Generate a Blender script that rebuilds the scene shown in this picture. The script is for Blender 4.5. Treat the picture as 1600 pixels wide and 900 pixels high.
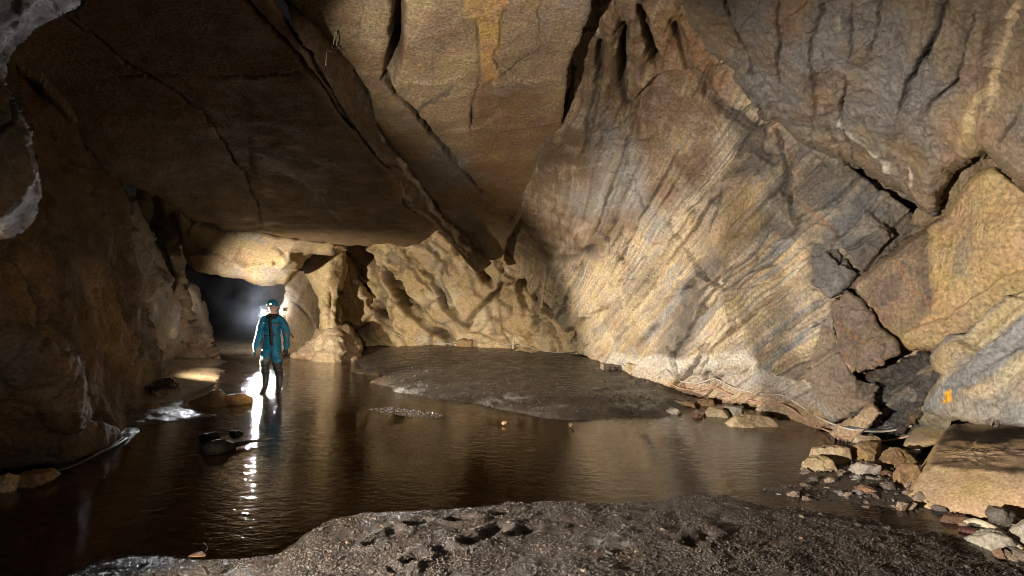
import bpy, bmesh, math, random
import numpy as np
from mathutils import Vector, Matrix
for _o in list(bpy.data.objects): bpy.data.objects.remove(_o)
S = bpy.context.scene
COL = S.collection
rng = np.random.default_rng(7)

# ------------------------------------------------------------------ camera, world, lamps, exposure
F = 888.0                       # focal length in photo pixels (1600 wide)
TILT = math.radians(1.7)
CAM = np.array([0.0, 0.0, 1.6])
UPV = np.array([0, -math.sin(TILT), math.cos(TILT)])
FWD = np.array([0, math.cos(TILT), math.sin(TILT)])
RGT = np.array([1.0, 0, 0])
cam = bpy.data.cameras.new('camera'); camo = bpy.data.objects.new('camera', cam); COL.objects.link(camo)
camo.location = CAM; camo.rotation_euler = (math.pi/2 + TILT, 0, 0)
cam.sensor_width = 36; cam.lens = 36*F/1600; cam.clip_start = .05; cam.clip_end = 400
S.camera = camo
W = bpy.data.worlds.new('World'); S.world = W; W.use_nodes = True
W.node_tree.nodes['Background'].inputs[0].default_value = (1, .88, .74, 1)
W.node_tree.nodes['Background'].inputs[1].default_value = .008
S.view_settings.view_transform = 'Standard'; S.view_settings.look = 'None'
S.view_settings.exposure = 0.0; S.view_settings.gamma = 1
S.cycles.use_denoising = True; S.cycles.filter_width = .9
S.cycles.max_bounces = 6; S.cycles.diffuse_bounces = 3; S.cycles.glossy_bounces = 3
S.cycles.transparent_max_bounces = 12; S.cycles.volume_bounces = 0
S.cycles.sample_clamp_indirect = 3; S.cycles.caustics_reflective = False; S.cycles.caustics_refractive = False
S.cycles.volume_step_rate = 1.0; S.cycles.volume_max_steps = 64

def lamp(name, kind, loc, power, color, radius=.12, aim=None, cone=90, blend=.5):
    l = bpy.data.lights.new(name, kind); l.energy = power; l.color = color; l.shadow_soft_size = radius
    if kind == 'SPOT': l.spot_size = math.radians(cone); l.spot_blend = blend
    o = bpy.data.objects.new(name, l); COL.objects.link(o); o.location = loc
    if aim is not None:
        o.rotation_euler = (Vector(aim) - Vector(loc)).to_track_quat('-Z', 'Y').to_euler()
    return o
# the photographers' flashes: one low at the left of the tripod, one behind the left buttress, one behind the caver; lamps noted as added are extra
lamp('flash_main', 'SPOT', (-2.9, 1.2, .95), 4300, (1, .90, .77), .06, (5.6, 8.0, -.1), 76, .8)
lamp('flash_alcove', 'SPOT', (-7.12, 11.2, .8), 2600, (1, .88, .69), .06, (-3.2, 18.2, 1.0), 100, 1.0)
lamp('flash_wall', 'SPOT', (-7.3, 11.4, .85), 7000, (1, .89, .72), .06, (2.6, 10.9, .7), 50, .6)
lamp('flash_behind', 'SPOT', (-7.53, 17.15, 1.36), 3000, (.92, .95, 1), .05, (-2.8, 8.0, .1), 26, .5)
lamp('added_rim_spot', 'SPOT', (-7.5, 17.15, 1.42), 900, (.92, .95, 1), .05, (-2.5, 2.85, 3.2), 9, .6)  # added narrow beam that brightens the near overhang's rim
lamp('added_halo_spot', 'SPOT', (-7.45, 17.0, 1.36), 420, (.88, .93, 1), .05, (-8.3, 19.0, 1.7), 120, .8)  # added spot that makes the mist glow around the flash
lamp('added_stream_fill', 'SPOT', (-1.8, .4, 2.6), 11000, (1, .88, .70), .06, (-1.5, 8.6, 0), 36, 1.0)  # added unseen lamp to brighten the stream bed
lamp('added_wall_fill', 'SPOT', (1.6, -.8, .8), 200, (1, .84, .64), .1, (-4.6, 6, .5), 50, .8)  # added unseen fill lamp for the left wall
lamp('added_caver_fill', 'SPOT', (1.8, .2, 1.3), 2800, (1, .93, .84), .1, (-4.5, 10.5, .95), 13, .5)  # added unseen lamp to brighten the caver
lamp('added_roof_fill', 'SPOT', (-2.7, 1.2, .6), 2500, (1, .89, .74), .06, (.35, 7.5, 4.5), 40, .7)  # added beam beside the main flash to brighten the roof slab

# ------------------------------------------------------------------ pixels to points, noise
def unproj(px, py, d):
    px, py, d = (np.asarray(v, float) for v in (px, py, d))
    return CAM + d[..., None]*(FWD + ((px-800)/F)[..., None]*RGT + ((450-py)/F)[..., None]*UPV)
def ray(px, py):
    v = FWD + ((np.asarray(px, float)-800)/F)[..., None]*RGT + ((450-np.asarray(py, float))/F)[..., None]*UPV
    return v/np.linalg.norm(v, axis=-1, keepdims=True)
def ground(px, py, z=0.0):
    v = FWD + RGT*((px-800)/F) + UPV*((450-py)/F)
    t = (z-CAM[2])/v[2]
    return CAM + v*t
def _h(ix, iy, iz, seed):
    h = (ix.astype(np.int64)*374761393 + iy.astype(np.int64)*668265263 + iz.astype(np.int64)*2147483647 + seed*974634721) & 0xFFFFFFFF
    h = ((h ^ (h >> 13))*1274126177) & 0xFFFFFFFF
    h = ((h ^ (h >> 16))*2246822519) & 0xFFFFFFFF
    return ((h ^ (h >> 15)) & 0xFFFFFF)/float(0xFFFFFF)
def vn(P, seed=0):
    i = np.floor(P).astype(np.int64); f = P - i; f = f*f*f*(f*(f*6-15)+10)
    r = 0
    for dx in (0, 1):
        wx = f[:, 0] if dx else 1-f[:, 0]
        for dy in (0, 1):
            wy = f[:, 1] if dy else 1-f[:, 1]
            for dz in (0, 1):
                wz = f[:, 2] if dz else 1-f[:, 2]
                r = r + wx*wy*wz*_h(i[:, 0]+dx, i[:, 1]+dy, i[:, 2]+dz, seed)
    return r*2-1
ROT = np.array([[.36, .48, -.8], [-.8, .6, 0], [.48, .64, .6]])
def fbm(P, o=4, seed=0, gain=.5, lac=2.07):
    r = 0; a = 1; t = 0
    for k in range(o):
        r = r + a*vn(P, seed+k*17); t += a; a *= gain; P = (P@ROT.T)*lac
    return r/t
def ridged(P, o=4, seed=0, gain=.55):
    r = 0; a = 1; t = 0
    for k in range(o):
        r = r + a*(1-2*np.abs(vn(P, seed+k*13))); t += a; a *= gain; P = (P@ROT.T)*2.1
    return r/t
def worley(P, seed=0):
    i = np.floor(P).astype(np.int64); n = len(P)
    f1 = np.full(n, 9.); f2 = np.full(n, 9.); cid = np.zeros((n, 3)); off = np.zeros((n, 3))
    for dx in (-1, 0, 1):
        for dy in (-1, 0, 1):
            for dz in (-1, 0, 1):
                c = i + (dx, dy, dz)
                q = c + np.stack([_h(c[:, 0], c[:, 1], c[:, 2], seed+k) for k in (1, 2, 3)], 1)
                v = P-q; d = (v*v).sum(1)
                m = d < f1
                f2 = np.where(m, f1, np.minimum(f2, d)); f1 = np.where(m, d, f1)
                cid[m] = c[m]; off[m] = v[m]
    return np.sqrt(f1), np.sqrt(f2), cid.astype(np.int64), off
def facet(P, seed=0, tilt=1.0):
    f1, f2, c, v = worley(P, seed)
    rv = np.stack([_h(c[:, 0], c[:, 1], c[:, 2], seed+20+k) for k in range(4)], 1)*2-1
    return (rv[:, :3]*v).sum(1)*tilt + rv[:, 3]*.35, f2-f1
def sm(a, b, x):
    t = np.clip((x-a)/(b-a), 0, 1); return t*t*(3-2*t)
def polydist(Q, pl):
    pl = np.asarray(pl, float); best = np.full(len(Q), 1e9); sg = np.ones(len(Q)); along = np.zeros(len(Q)); L = 0
    for a, b in zip(pl[:-1], pl[1:]):
        ab = b-a; l2 = max((ab*ab).sum(), 1e-9); ap = Q-a
        t = np.clip((ap@ab)/l2, 0, 1); v = ap - t[:, None]*ab; d = np.hypot(v[:, 0], v[:, 1])
        m = d < best
        best = np.where(m, d, best); cr = ab[0]*ap[:, 1]-ab[1]*ap[:, 0]
        sg = np.where(m, np.sign(cr), sg); along = np.where(m, L+t*math.sqrt(l2), along); L += math.sqrt(l2)
    return best, sg, along/max(L, 1e-9)
def inside(Q, pl):
    pl = np.asarray(pl, float); r = np.zeros(len(Q), bool); x, y = Q[:, 0], Q[:, 1]
    for a, b in zip(pl, np.roll(pl, -1, 0)):
        if a[1] == b[1]: continue
        c = (a[1] > y) != (b[1] > y)
        r ^= c & (x < (b[0]-a[0])*(y-a[1])/(b[1]-a[1])+a[0])
    return r
def dense(pl, closed=True, step=3.0, jit=1.2, seed=0):
    pl = np.asarray(pl, float); n = len(pl); out = []
    rngk = range(n if closed else n-1)
    for k in rngk:
        p0 = pl[(k-1) % n] if closed or k > 0 else pl[k]; p1 = pl[k]; p2 = pl[(k+1) % n]
        p3 = pl[(k+2) % n] if closed or k < n-2 else p2
        m = max(2, int(np.hypot(*(p2-p1))/step))
        t = (np.arange(m)/m)[:, None]
        # straight segment with a softened corner keeps rock outlines angular
        lin = p1 + (p2-p1)*t
        cat = .5*(2*p1 + (p2-p0)*t + (2*p0-5*p1+4*p2-p3)*t*t + (3*p1-p0-3*p2+p3)*t**3)
        out.append(lin*.5 + cat*.5)
    out = np.concatenate(out + ([] if closed else [pl[-1:]]))
    q = np.c_[out/14., np.full(len(out), seed*3.7)]; q2 = np.c_[out/5., np.full(len(out), seed*1.7)]
    out = out + jit*1.6*np.c_[vn(q, 5), vn(q, 9)] + jit*.7*np.c_[vn(q2, 6), vn(q2, 10)]
    return out
def tps(ctrl, Q, lam=2e-3):
    c = np.asarray(ctrl, float); X = c[:, :2]/400.; y = 1/c[:, 2]; n = len(c)
    def U(r2): return np.where(r2 > 1e-12, r2*np.log(np.maximum(r2, 1e-12))*.5, 0)
    K = U(((X[:, None]-X[None])**2).sum(-1)) + lam*np.eye(n); Pm = np.c_[np.ones(n), X]
    A = np.block([[K, Pm], [Pm.T, np.zeros((3, 3))]])
    w = np.linalg.solve(A, np.r_[y, 0, 0, 0])
    q = Q/400.; r = np.empty(len(q))
    for k in range(0, len(q), 40000):
        s = q[k:k+40000]
        r[k:k+40000] = U(((s[:, None]-X[None])**2).sum(-1))@w[:n] + w[n] + s@w[n+1:]
    return 1/np.clip(r, 1/60., 2.)

# ------------------------------------------------------------------ objects
def root(name, loc=(0, 0, 0), label=None, cat=None, group=None, kind=None):
    o = bpy.data.objects.new(name, None); COL.objects.link(o); o.location = loc; o.empty_display_size = .2
    tag(o, label, cat, group, kind); return o
def tag(o, label=None, cat=None, group=None, kind=None):
    if label: o['label'] = label
    if cat: o['category'] = cat
    if group: o['group'] = group
    if kind: o['kind'] = kind
    return o
def mesh_np(name, V, faces, mat, parent=None, smooth=True, tint=None, wet=None):
    V = np.asarray(V, np.float32)
    if parent is not None:
        off = np.array(parent.location) + (np.array(parent.parent.location) if parent.parent else 0)
        V = V - off.astype(np.float32)
    me = bpy.data.meshes.new(name)
    q = np.asarray(faces, np.int32); k = q.shape[1]
    me.vertices.add(len(V)); me.vertices.foreach_set('co', V.ravel())
    me.loops.add(q.size); me.loops.foreach_set('vertex_index', q.ravel())
    me.polygons.add(len(q)); me.polygons.foreach_set('loop_start', np.arange(0, q.size, k, dtype=np.int32))
    me.update(calc_edges=True); me.validate()
    me.polygons.foreach_set('use_smooth', np.full(len(me.polygons), smooth))
    if tint is not None:
        a = me.color_attributes.new('tint', 'FLOAT_COLOR', 'POINT')
        a.data.foreach_set('color', np.c_[tint, np.ones(len(V)) if wet is None else wet].astype(np.float32).ravel())
    if mat is not None: me.materials.append(mat)
    o = bpy.data.objects.new(name, me); COL.objects.link(o)
    if parent is not None: o.parent = parent
    return o

# ------------------------------------------------------------------ materials
def mat_new(name):
    m = bpy.data.materials.new(name); m.use_nodes = True
    return m, m.node_tree.nodes, m.node_tree.links, m.node_tree.nodes['Principled BSDF']
def simple(name, col, rough=.6, metal=0, noise=.25, scale=30, bump=.0, emit=None, estr=0, spec=.5):
    m, N, L, B = mat_new(name)
    B.inputs['Roughness'].default_value = rough; B.inputs['Metallic'].default_value = metal
    B.inputs['Specular IOR Level'].default_value = spec
    tc = N.new('ShaderNodeTexCoord'); nz = N.new('ShaderNodeTexNoise'); nz.inputs['Scale'].default_value = scale; nz.inputs['Detail'].default_value = 5
    L.new(tc.outputs['Object'], nz.inputs['Vector'])
    mr = N.new('ShaderNodeMapRange'); mr.inputs[1].default_value = .3; mr.inputs[2].default_value = .7
    mr.inputs[3].default_value = 1-noise; mr.inputs[4].default_value = 1+noise; L.new(nz.outputs[0], mr.inputs[0])
    mx = N.new('ShaderNodeMix'); mx.data_type = 'RGBA'; mx.blend_type = 'MULTIPLY'; mx.inputs[0].default_value = 1
    mx.inputs[6].default_value = (*col, 1); L.new(mr.outputs[0], mx.inputs[7]); L.new(mx.outputs[2], B.inputs['Base Color'])
    if bump:
        bp = N.new('ShaderNodeBump'); bp.inputs['Strength'].default_value = bump; bp.inputs['Distance'].default_value = .02
        L.new(nz.outputs[0], bp.inputs['Height']); L.new(bp.outputs[0], B.inputs['Normal'])
    if emit: B.inputs['Emission Color'].default_value = (*emit, 1); B.inputs['Emission Strength'].default_value = estr
    return m
def rock_mat(name, rough=(.38, .75), grain=(.46, 1.55), bumpk=.95, bscale=26., spec=.5, dist=.03):
    m, N, L, B = mat_new(name)
    at = N.new('ShaderNodeAttribute'); at.attribute_name = 'tint'
    ge = N.new('ShaderNodeNewGeometry')
    def noise(sc, det=6, rgh=.6):
        n = N.new('ShaderNodeTexNoise'); n.inputs['Scale'].default_value = sc; n.inputs['Detail'].default_value = det
        n.inputs['Roughness'].default_value = rgh; L.new(ge.outputs['Position'], n.inputs['Vector']); return n
    def mr(src, a, b, c, d):
        r = N.new('ShaderNodeMapRange'); L.new(src, r.inputs[0])
        for k, v in enumerate((a, b, c, d)): r.inputs[k+1].default_value = v
        return r.outputs[0]
    n1 = noise(bscale, 7, .68); n2 = noise(3.1, 5, .6); n3 = noise(130., 3, .6)
    g = N.new('ShaderNodeMath'); g.operation = 'MULTIPLY'
    L.new(mr(n1.outputs[0], .32, .68, grain[0], grain[1]), g.inputs[0]); L.new(mr(n3.outputs[0], .3, .7, .78, 1.25), g.inputs[1])
    mx = N.new('ShaderNodeMix'); mx.data_type = 'RGBA'; mx.blend_type = 'MULTIPLY'; mx.inputs[0].default_value = 1
    L.new(at.outputs['Color'], mx.inputs[6]); L.new(g.outputs[0], mx.inputs[7])
    hs = N.new('ShaderNodeHueSaturation'); L.new(mx.outputs[2], hs.inputs['Color'])
    L.new(mr(n2.outputs[0], .3, .7, .478, .515), hs.inputs['Hue']); L.new(mr(n2.outputs[1], .3, .7, .85, 1.15), hs.inputs['Saturation'])
    L.new(hs.outputs[0], B.inputs['Base Color'])
    rg = N.new('ShaderNodeMath'); rg.operation = 'MULTIPLY'
    L.new(mr(n2.outputs[0], .35, .65, rough[0], rough[1]), rg.inputs[0]); L.new(at.outputs['Alpha'], rg.inputs[1])
    L.new(rg.outputs[0], B.inputs['Roughness']); B.inputs['Specular IOR Level'].default_value = spec
    bp = N.new('ShaderNodeBump'); bp.inputs['Strength'].default_value = bumpk; bp.inputs['Distance'].default_value = dist
    L.new(n1.outputs[0], bp.inputs['Height'])
    b2 = N.new('ShaderNodeBump'); b2.inputs['Strength'].default_value = bumpk*.6; b2.inputs['Distance'].default_value = .006
    L.new(n3.outputs[0], b2.inputs['Height']); L.new(bp.outputs[0], b2.inputs['Normal']); L.new(b2.outputs[0], B.inputs['Normal'])
    return m
ROCK = rock_mat('cave_rock')
WETROCK = rock_mat('wet_rock', (.14, .42), (.6, 1.35), .9, 30., .6, .03)
STONE = rock_mat('loose_stone', (.55, .9), (.6, 1.38), .6, 45., .25, .02)
MUD = rock_mat('river_gravel', (.22, .6), (.5, 1.5), .9, 55., .55, .03)

# ------------------------------------------------------------------ rock masses
STEP = 2.5
def mass(name, outline, ctrl, parent, colour, mat=None, big=.08, bigf=.7, fac=.0, facf=1.2, fine=.02, finef=6., strata=None,
         feats=(), thick=1.0, roll=0, rollw=20, step=None, seed=0, jit=1.2, post=None, lam=2e-3, rid=0, ridf=2., frac=None, calm=()):
    """one rock body: a traced outline with its own distances, sculpted in 3-D and given thickness"""
    step = step or STEP
    ol = dense(outline, True, step, jit, seed)
    x0, y0 = ol.min(0)-step; x1, y1 = ol.max(0)+step
    gx = np.arange(x0, x1+step, step); gy = np.arange(y0, y1+step, step)
    X, Y = np.meshgrid(gx, gy); Q = np.c_[X.ravel(), Y.ravel()]; nx, ny = len(gx), len(gy)
    ins = inside(Q, ol).reshape(ny, nx)
    cell = ins[:-1, :-1].astype(int)+ins[1:, :-1]+ins[:-1, 1:]+ins[1:, 1:]
    keep = cell >= 2
    idx = np.arange(nx*ny).reshape(ny, nx)
    fq = np.stack([idx[:-1, :-1][keep], idx[1:, :-1][keep], idx[1:, 1:][keep], idx[:-1, 1:][keep]], 1)
    used = np.unique(fq); remap = np.full(nx*ny, -1); remap[used] = np.arange(len(used)); fq = remap[fq]
    Q = Q[used]
    dv, _, _ = (None, None, None)
    # boundary edges of the kept cells, snapped onto the outline
    e = np.concatenate([fq[:, [0, 1]], fq[:, [1, 2]], fq[:, [2, 3]], fq[:, [3, 0]]])
    key = np.sort(e, 1); kk = key[:, 0].astype(np.int64)*len(Q)+key[:, 1]
    u, first, cnt = np.unique(kk, return_index=True, return_counts=True)
    be = e[first[cnt == 1]]; bv = np.unique(be)
    for k in range(0, len(bv), 2000):
        b = bv[k:k+2000]; d2 = ((Q[b][:, None]-ol[None])**2).sum(-1); Q[b] = ol[d2.argmin(1)]
    d = tps(ctrl, Q, lam)
    if roll:
        pl = np.r_[ol[::3], ol[:1]]; dist, _, _ = polydist(Q, pl)
        t = np.clip(1-dist/rollw, 0, 1); d = d + roll*(1-np.sqrt(np.maximum(0, 1-t*t)))
    P = unproj(Q[:, 0], Q[:, 1], d)
    a = P[fq[:, 1]]-P[fq[:, 0]]; b = P[fq[:, 3]]-P[fq[:, 0]]; fn = np.cross(a, b)
    nr = np.zeros_like(P)
    for k in range(4): np.add.at(nr, fq[:, k], fn)
    nr /= np.maximum(np.linalg.norm(nr, axis=1, keepdims=True), 1e-9)
    rv = ray(Q[:, 0], Q[:, 1])
    s = np.sign((nr*rv).sum(1)); nr = -nr*s[:, None]
    nr = nr*.75 - rv*.25
    disp = np.zeros(len(P)); info = {}
    if big: disp += big*fbm(P*bigf, 4, seed)
    if fac:
        f, ed = facet(P*facf + .25*np.stack([fbm(P*facf*1.3, 2, seed+k) for k in (3, 4, 5)], 1), seed)
        disp += fac*f; f2, ed2 = facet(P*facf*2.9, seed+40); disp += fac*.28*f2; info['edge'] = ed
    if rid: disp += rid*ridged(P*ridf, 4, seed+60)
    if strata:
        n, freq, amp, warp = strata; n = np.asarray(n)/np.linalg.norm(n)
        sc = (P@n)*freq + warp*fbm(P*.9, 4, seed+9)
        lay = 0
        for k, (fr, am) in enumerate(((1, 1), (2.7, .5), (7.3, .16))):
            t = sc*fr; i = np.floor(t); f = t-i; z = np.zeros(len(t), np.int64)
            r0 = _h(i.astype(np.int64), z, z, seed+k); r1 = _h(i.astype(np.int64)+1, z, z, seed+k)
            lay = lay + am*((r0 + (r1-r0)*sm(.86, 1, f))-.5)
        mod = .15+1.0*sm(-.35, .4, fbm(P*np.array([.9, .9, .9]), 3, seed+31))
        disp += amp*lay*mod; info['sc'] = sc; info['lay'] = lay
    if frac:
        fn_, fa, fb, wd, dp, blk, thr = frac
        fn_ = np.asarray(fn_, float); t1 = np.cross(fn_, [.31, .52, .8]); t1 /= np.linalg.norm(t1); t2 = np.cross(fn_, t1)
        C3 = np.stack([P@t1*fa, P@fn_*fb, P@t2*fa], 1) + .22*np.stack([fbm(P*1.7, 4, seed+k) for k in (70, 71, 72)], 1)
        f1, f2, cid, off = worley(C3, seed+73)
        g = sm(wd, wd*.15, f2-f1)*sm(thr, thr+.3, fbm(P*.7, 3, seed+74)); crk = g
        msk = sm(thr-.25, thr+.2, fbm(P*.55, 3, seed+75))
        disp += blk*(_h(cid[:, 0], cid[:, 1], cid[:, 2], seed+76)-.5)*msk*sm(0, wd*2.2, f2-f1) + blk*.5*off[:, 1]*msk - dp*g
        info['cell'] = (_h(cid[:, 0], cid[:, 1], cid[:, 2], seed+77), msk)
    for cp, cw, cf in calm:
        ds, _, _ = polydist(Q, list(cp)+[cp[0]]); sd = np.where(inside(Q, cp), -ds, ds); disp *= 1-(1-cf)*sm(cw, -cw, sd)
    if fine:
        disp += fine*fbm(P*finef, 5, seed+5, .6) + fine*.6*np.abs(fbm(P*finef*.55, 3, seed+55))
    wq = Q + 3.2*np.c_[vn(np.c_[Q/16, np.zeros(len(Q))], 3), vn(np.c_[Q/16, np.zeros(len(Q))], 4)] + 1.3*np.c_[vn(np.c_[Q/5, np.zeros(len(Q))], 3), vn(np.c_[Q/5, np.zeros(len(Q))], 4)]
    crackmask = np.zeros(len(P)) if not frac else crk*.75
    for ft in feats:
        kind, pl, w, dep = ft[:4]; pl = np.asarray(pl, float)
        R = ft[4] if len(ft) > 4 else w*4
        lo = pl.min(0)-max(R*2.5, w*4)-8; hi = pl.max(0)+max(R*2.5, w*4)+8
        m = np.where((wq > lo).all(1) & (wq < hi).all(1))[0]
        if not len(m): continue
        ds, sg, al = polydist(wq[m], pl); tap = sm(0, .08, al)*sm(0, .08, 1-al)
        if kind == 'crack':
            g = np.exp(-np.abs(ds/w)**3)*(.35+.65*tap)*(.75+.5*vn(P[m]*2.2, 77)); disp[m] -= dep*g; crackmask[m] = np.maximum(crackmask[m], g)
        elif kind == 'ridge': disp[m] += dep*np.exp(-(ds/w)**2)*tap
        elif kind == 'ledge':      # the side to the right of the travel direction (on screen) stands proud
            sd = ds*sg; disp[m] += dep*np.where(sd > -w, sm(-w, 0, sd)*np.exp(-np.maximum(sd, 0)/R), 0)*tap
        elif kind == 'lump': disp[m] += dep*np.sqrt(np.maximum(0, 1-(ds/w)**2))
    P = P + nr*disp[:, None]
    if post is not None: P = post(P, Q, nr)
    col, wet = colour(P, Q, info, crackmask, disp)
    # sides: the rim runs back into the rock
    nb = len(bv); mp = np.full(len(Q), -1); mp[bv] = np.arange(nb)
    n0 = len(P); back1 = P[bv]+rv[bv]*thick*.35; back2 = P[bv]+rv[bv]*thick
    cen = P.mean(0); inw = cen-back2; back2 = back2 + inw*.06
    V = np.concatenate([P, back1, back2])
    i0, i1 = be[:, 0], be[:, 1]
    s1 = np.stack([i1, i0, n0+mp[i0], n0+mp[i1]], 1); s2 = s1.copy()
    s2 = np.stack([n0+mp[i1], n0+mp[i0], n0+nb+mp[i0], n0+nb+mp[i1]], 1)
    fc = np.concatenate([fq, s1, s2])
    col = np.concatenate([col, col[bv], col[bv]]); wet = np.r_[wet, wet[bv], wet[bv]]
    return mesh_np(name, V, fc, mat or ROCK, parent, True, np.clip(col, .004, .9), wet)

def mixc(c, rgb, m):
    return c + (np.asarray(rgb)-c)*np.clip(m, 0, 1)[:, None]
TAN = (.43, .315, .18); PALE = (.55, .46, .31); GREY = (.20, .19, .185); BROWN = (.19, .115, .055); RUST = (.21, .105, .04)
DARK = (.075, .058, .045); BLUE = (.25, .26, .28); OCHRE = (.42, .25, .085)
def paint(base, layers=(), seed=0, marks=(), wet0=1.0):
    """layers: (rgb, noise scale (x3), low, high, strength); marks: traced stains and veins, painted glints, light and shade"""
    def f(P, Q, info, crack, disp):
        c = np.tile(np.asarray(base, float), (len(P), 1)); wet = np.full(len(P), wet0)
        for k, ly in enumerate(layers):
            rgb, sc, a, b, st = ly[:5]
            if sc == 'cell':
                if 'cell' not in info: continue
                v, mk_ = info['cell']; c = mixc(c, rgb, (np.abs(v-a) < b)*mk_*st); continue
            if sc == 'lay':
                if 'sc' not in info: continue
                t = info['sc']*ly[5] + .25*fbm(P*2.3, 3, seed+k); i = np.floor(t).astype(np.int64); z = np.zeros(len(t), np.int64)
                r0 = _h(i, z, z, seed+k+50); m = sm(b-.04, b+.04, r0)*sm(0, .10, t-i)*sm(1, .9, t-i)
                c = mixc(c, rgb, m*st*sm(-.35, .25, fbm(P*1.3, 4, seed+k+60))); continue
            if sc == 'sc':
                if 'sc' not in info: continue
                t = info['sc']*ly[5]; v = vn(np.c_[t, .15*P[:, :2]+k*7], seed+k)+.35*fbm(P*3, 3, seed+k)
            else: v = fbm(P*np.asarray(sc), 5, seed+90+k*7, .58)
            c = mixc(c, rgb, sm(a, b, v)*st)
        c = c*(1+.13*fbm(P*9, 4, seed+3))[:, None]
        q = Q + 4*np.c_[vn(np.c_[Q/18, P[:, 2]*0], 13), vn(np.c_[Q/18, P[:, 2]*0], 14)] + 2.*np.c_[vn(np.c_[Q/5, P[:, 2]*0], 15), vn(np.c_[Q/5, P[:, 2]*0], 16)]
        for mk in marks:
            kind, pl, w, rgb, st = mk[:5]
            if kind == 'line':
                ds, _, al = polydist(q, pl); m = sm(w, w*.45, ds)*st*(.55+.45*sm(-.4, .3, fbm(P*5, 3, seed+8)))
            else:
                ds, _, _ = polydist(q, list(pl)+[pl[0]]); i = inside(q, pl); sd = np.where(i, -ds, ds)
                m = sm(w, -w, sd)*st*(.6+.4*sm(-.35, .25, fbm(P*4, 4, seed+8)))
            c = mixc(c, rgb, m)
            if len(mk) > 5: wet = wet + (mk[5]-wet)*m
        c = mixc(c, np.asarray(DARK)*.6, crack*.75)
        return c, wet
    return f
def stratum(p1, p2, p3):
    """normal of bedding planes that cut the surface along p1-p2 (p3: another surface point)"""
    a, b, c = (unproj(np.array(p[0]), np.array(p[1]), np.array(p[2])) for p in (p1, p2, p3))
    l = (b-a)/np.linalg.norm(b-a); w = c-a; w = w-l*(w@l); w /= np.linalg.norm(w)
    n = np.cross(l, w); m = w + .45*n; return m/np.linalg.norm(m)
def CZ(x, y): return (x, y, 3.52/((476-y)/F+.144))
def EZ(x, y): return (x, y, 4.02/((476-y)/F+.144))
# ------------------------------------------------------------------ the cave: ceiling
ceiling = root('cave_ceiling', (0, 6, 4), 'brown rock roof of the cave made of broad sloping slabs', None, None, 'structure')
CEILCOL = paint((.16, .10, .05), ((BROWN, 1.1, -.1, .4, .6), ((.15,.11,.075), .8, .05, .5, .5), ((.30, .20, .10), 1.7, .15, .5, .5), (DARK, 2.3, .2, .6, .5)), 11,
    marks=(('patch', [(330, 320), (352, 286), (395, 300), (410, 345), (360, 350)], 16, TAN, .6), ('patch', [(402, 268), (470, 275), (560, 330), (600, 372), (500, 372), (410, 350)], 20, (.30, .21, .11), .5)))
mass('rock_slab', [(122, -130), (122, 0), (60, 20), (0, 40), (0, 100), (60, 130), (130, 235), (165, 280), (230, 300), (276, 326), (301, 343), (329, 347), (353, 358), (402, 363), (455, 372), (535, 383), (560, 384), (610, 380), (640, 386), (684, 358), (632, 318), (621, 280), (590, 245), (548, 189), (520, 140), (490, 87), (455, 35), (429, 0), (340, -130)],
    [CZ(122, -130), CZ(122, 0), (20, 100, 5.9), (60, 130, 6.4), (168, 268, 8.8), CZ(300, 340), CZ(402, 363), CZ(535, 383), CZ(640, 380), CZ(684, 358), CZ(590, 245), CZ(520, 140), CZ(429, 0), CZ(340, -130), CZ(300, 100), CZ(400, 230)],
    ceiling, CEILCOL, big=.09, bigf=.5, fac=.012, facf=.6, fine=.018, finef=5, thick=.9, roll=.25, rollw=14, seed=1,
    feats=(('crack', [(90, 22), (154, 66), (196, 101), (245, 130), (315, 171), (340, 210), (378, 266), (399, 312), (409, 342), (406, 362)], 1.7, .07),
           ('crack', [(140, 128), (196, 119), (301, 122), (385, 121), (505, 112)], 1.1, .03),
           ('ledge', [(540, 352), (500, 301), (465, 280), (441, 268), (388, 271)], 3, .05, 60),
           ('crack', [(376, -10), (420, 42), (465, 96), (500, 130), (528, 168), (552, 200)], 3.6, .2),
           ('ledge', [(20, 100), (66, 122), (120, 190)], 4, .10, 50)))
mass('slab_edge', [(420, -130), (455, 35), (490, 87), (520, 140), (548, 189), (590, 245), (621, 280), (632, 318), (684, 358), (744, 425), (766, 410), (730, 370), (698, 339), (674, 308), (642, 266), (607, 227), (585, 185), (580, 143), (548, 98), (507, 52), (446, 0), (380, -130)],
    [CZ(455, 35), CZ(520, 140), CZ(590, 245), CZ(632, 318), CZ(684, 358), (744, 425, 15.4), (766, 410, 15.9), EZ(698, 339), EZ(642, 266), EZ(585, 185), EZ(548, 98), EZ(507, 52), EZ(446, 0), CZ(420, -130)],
    ceiling, paint((.13, .09, .055), ((GREY, 2., .0, .5, .5), (BROWN, 3., .0, .5, .5)), 12, marks=(('line', [(588, 190), (618, 238), (645, 280), (690, 345), (735, 392)], 5, (.6, .57, .52), .9), ('line', [(622, 285), (655, 328), (690, 362), (730, 402)], 4, (.5, .47, .42), .8))), WETROCK, big=.03, fac=.035, facf=1.6, fine=.025, finef=9, thick=.8, lam=5e-4, seed=2, jit=.5,  # pale lines paint the riser's wet glints into its colour
    strata=(stratum((585, 200, 8.6), (700, 345, 13), (600, 190, 8.6)), 9, .09, .3), step=1.8)
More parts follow.
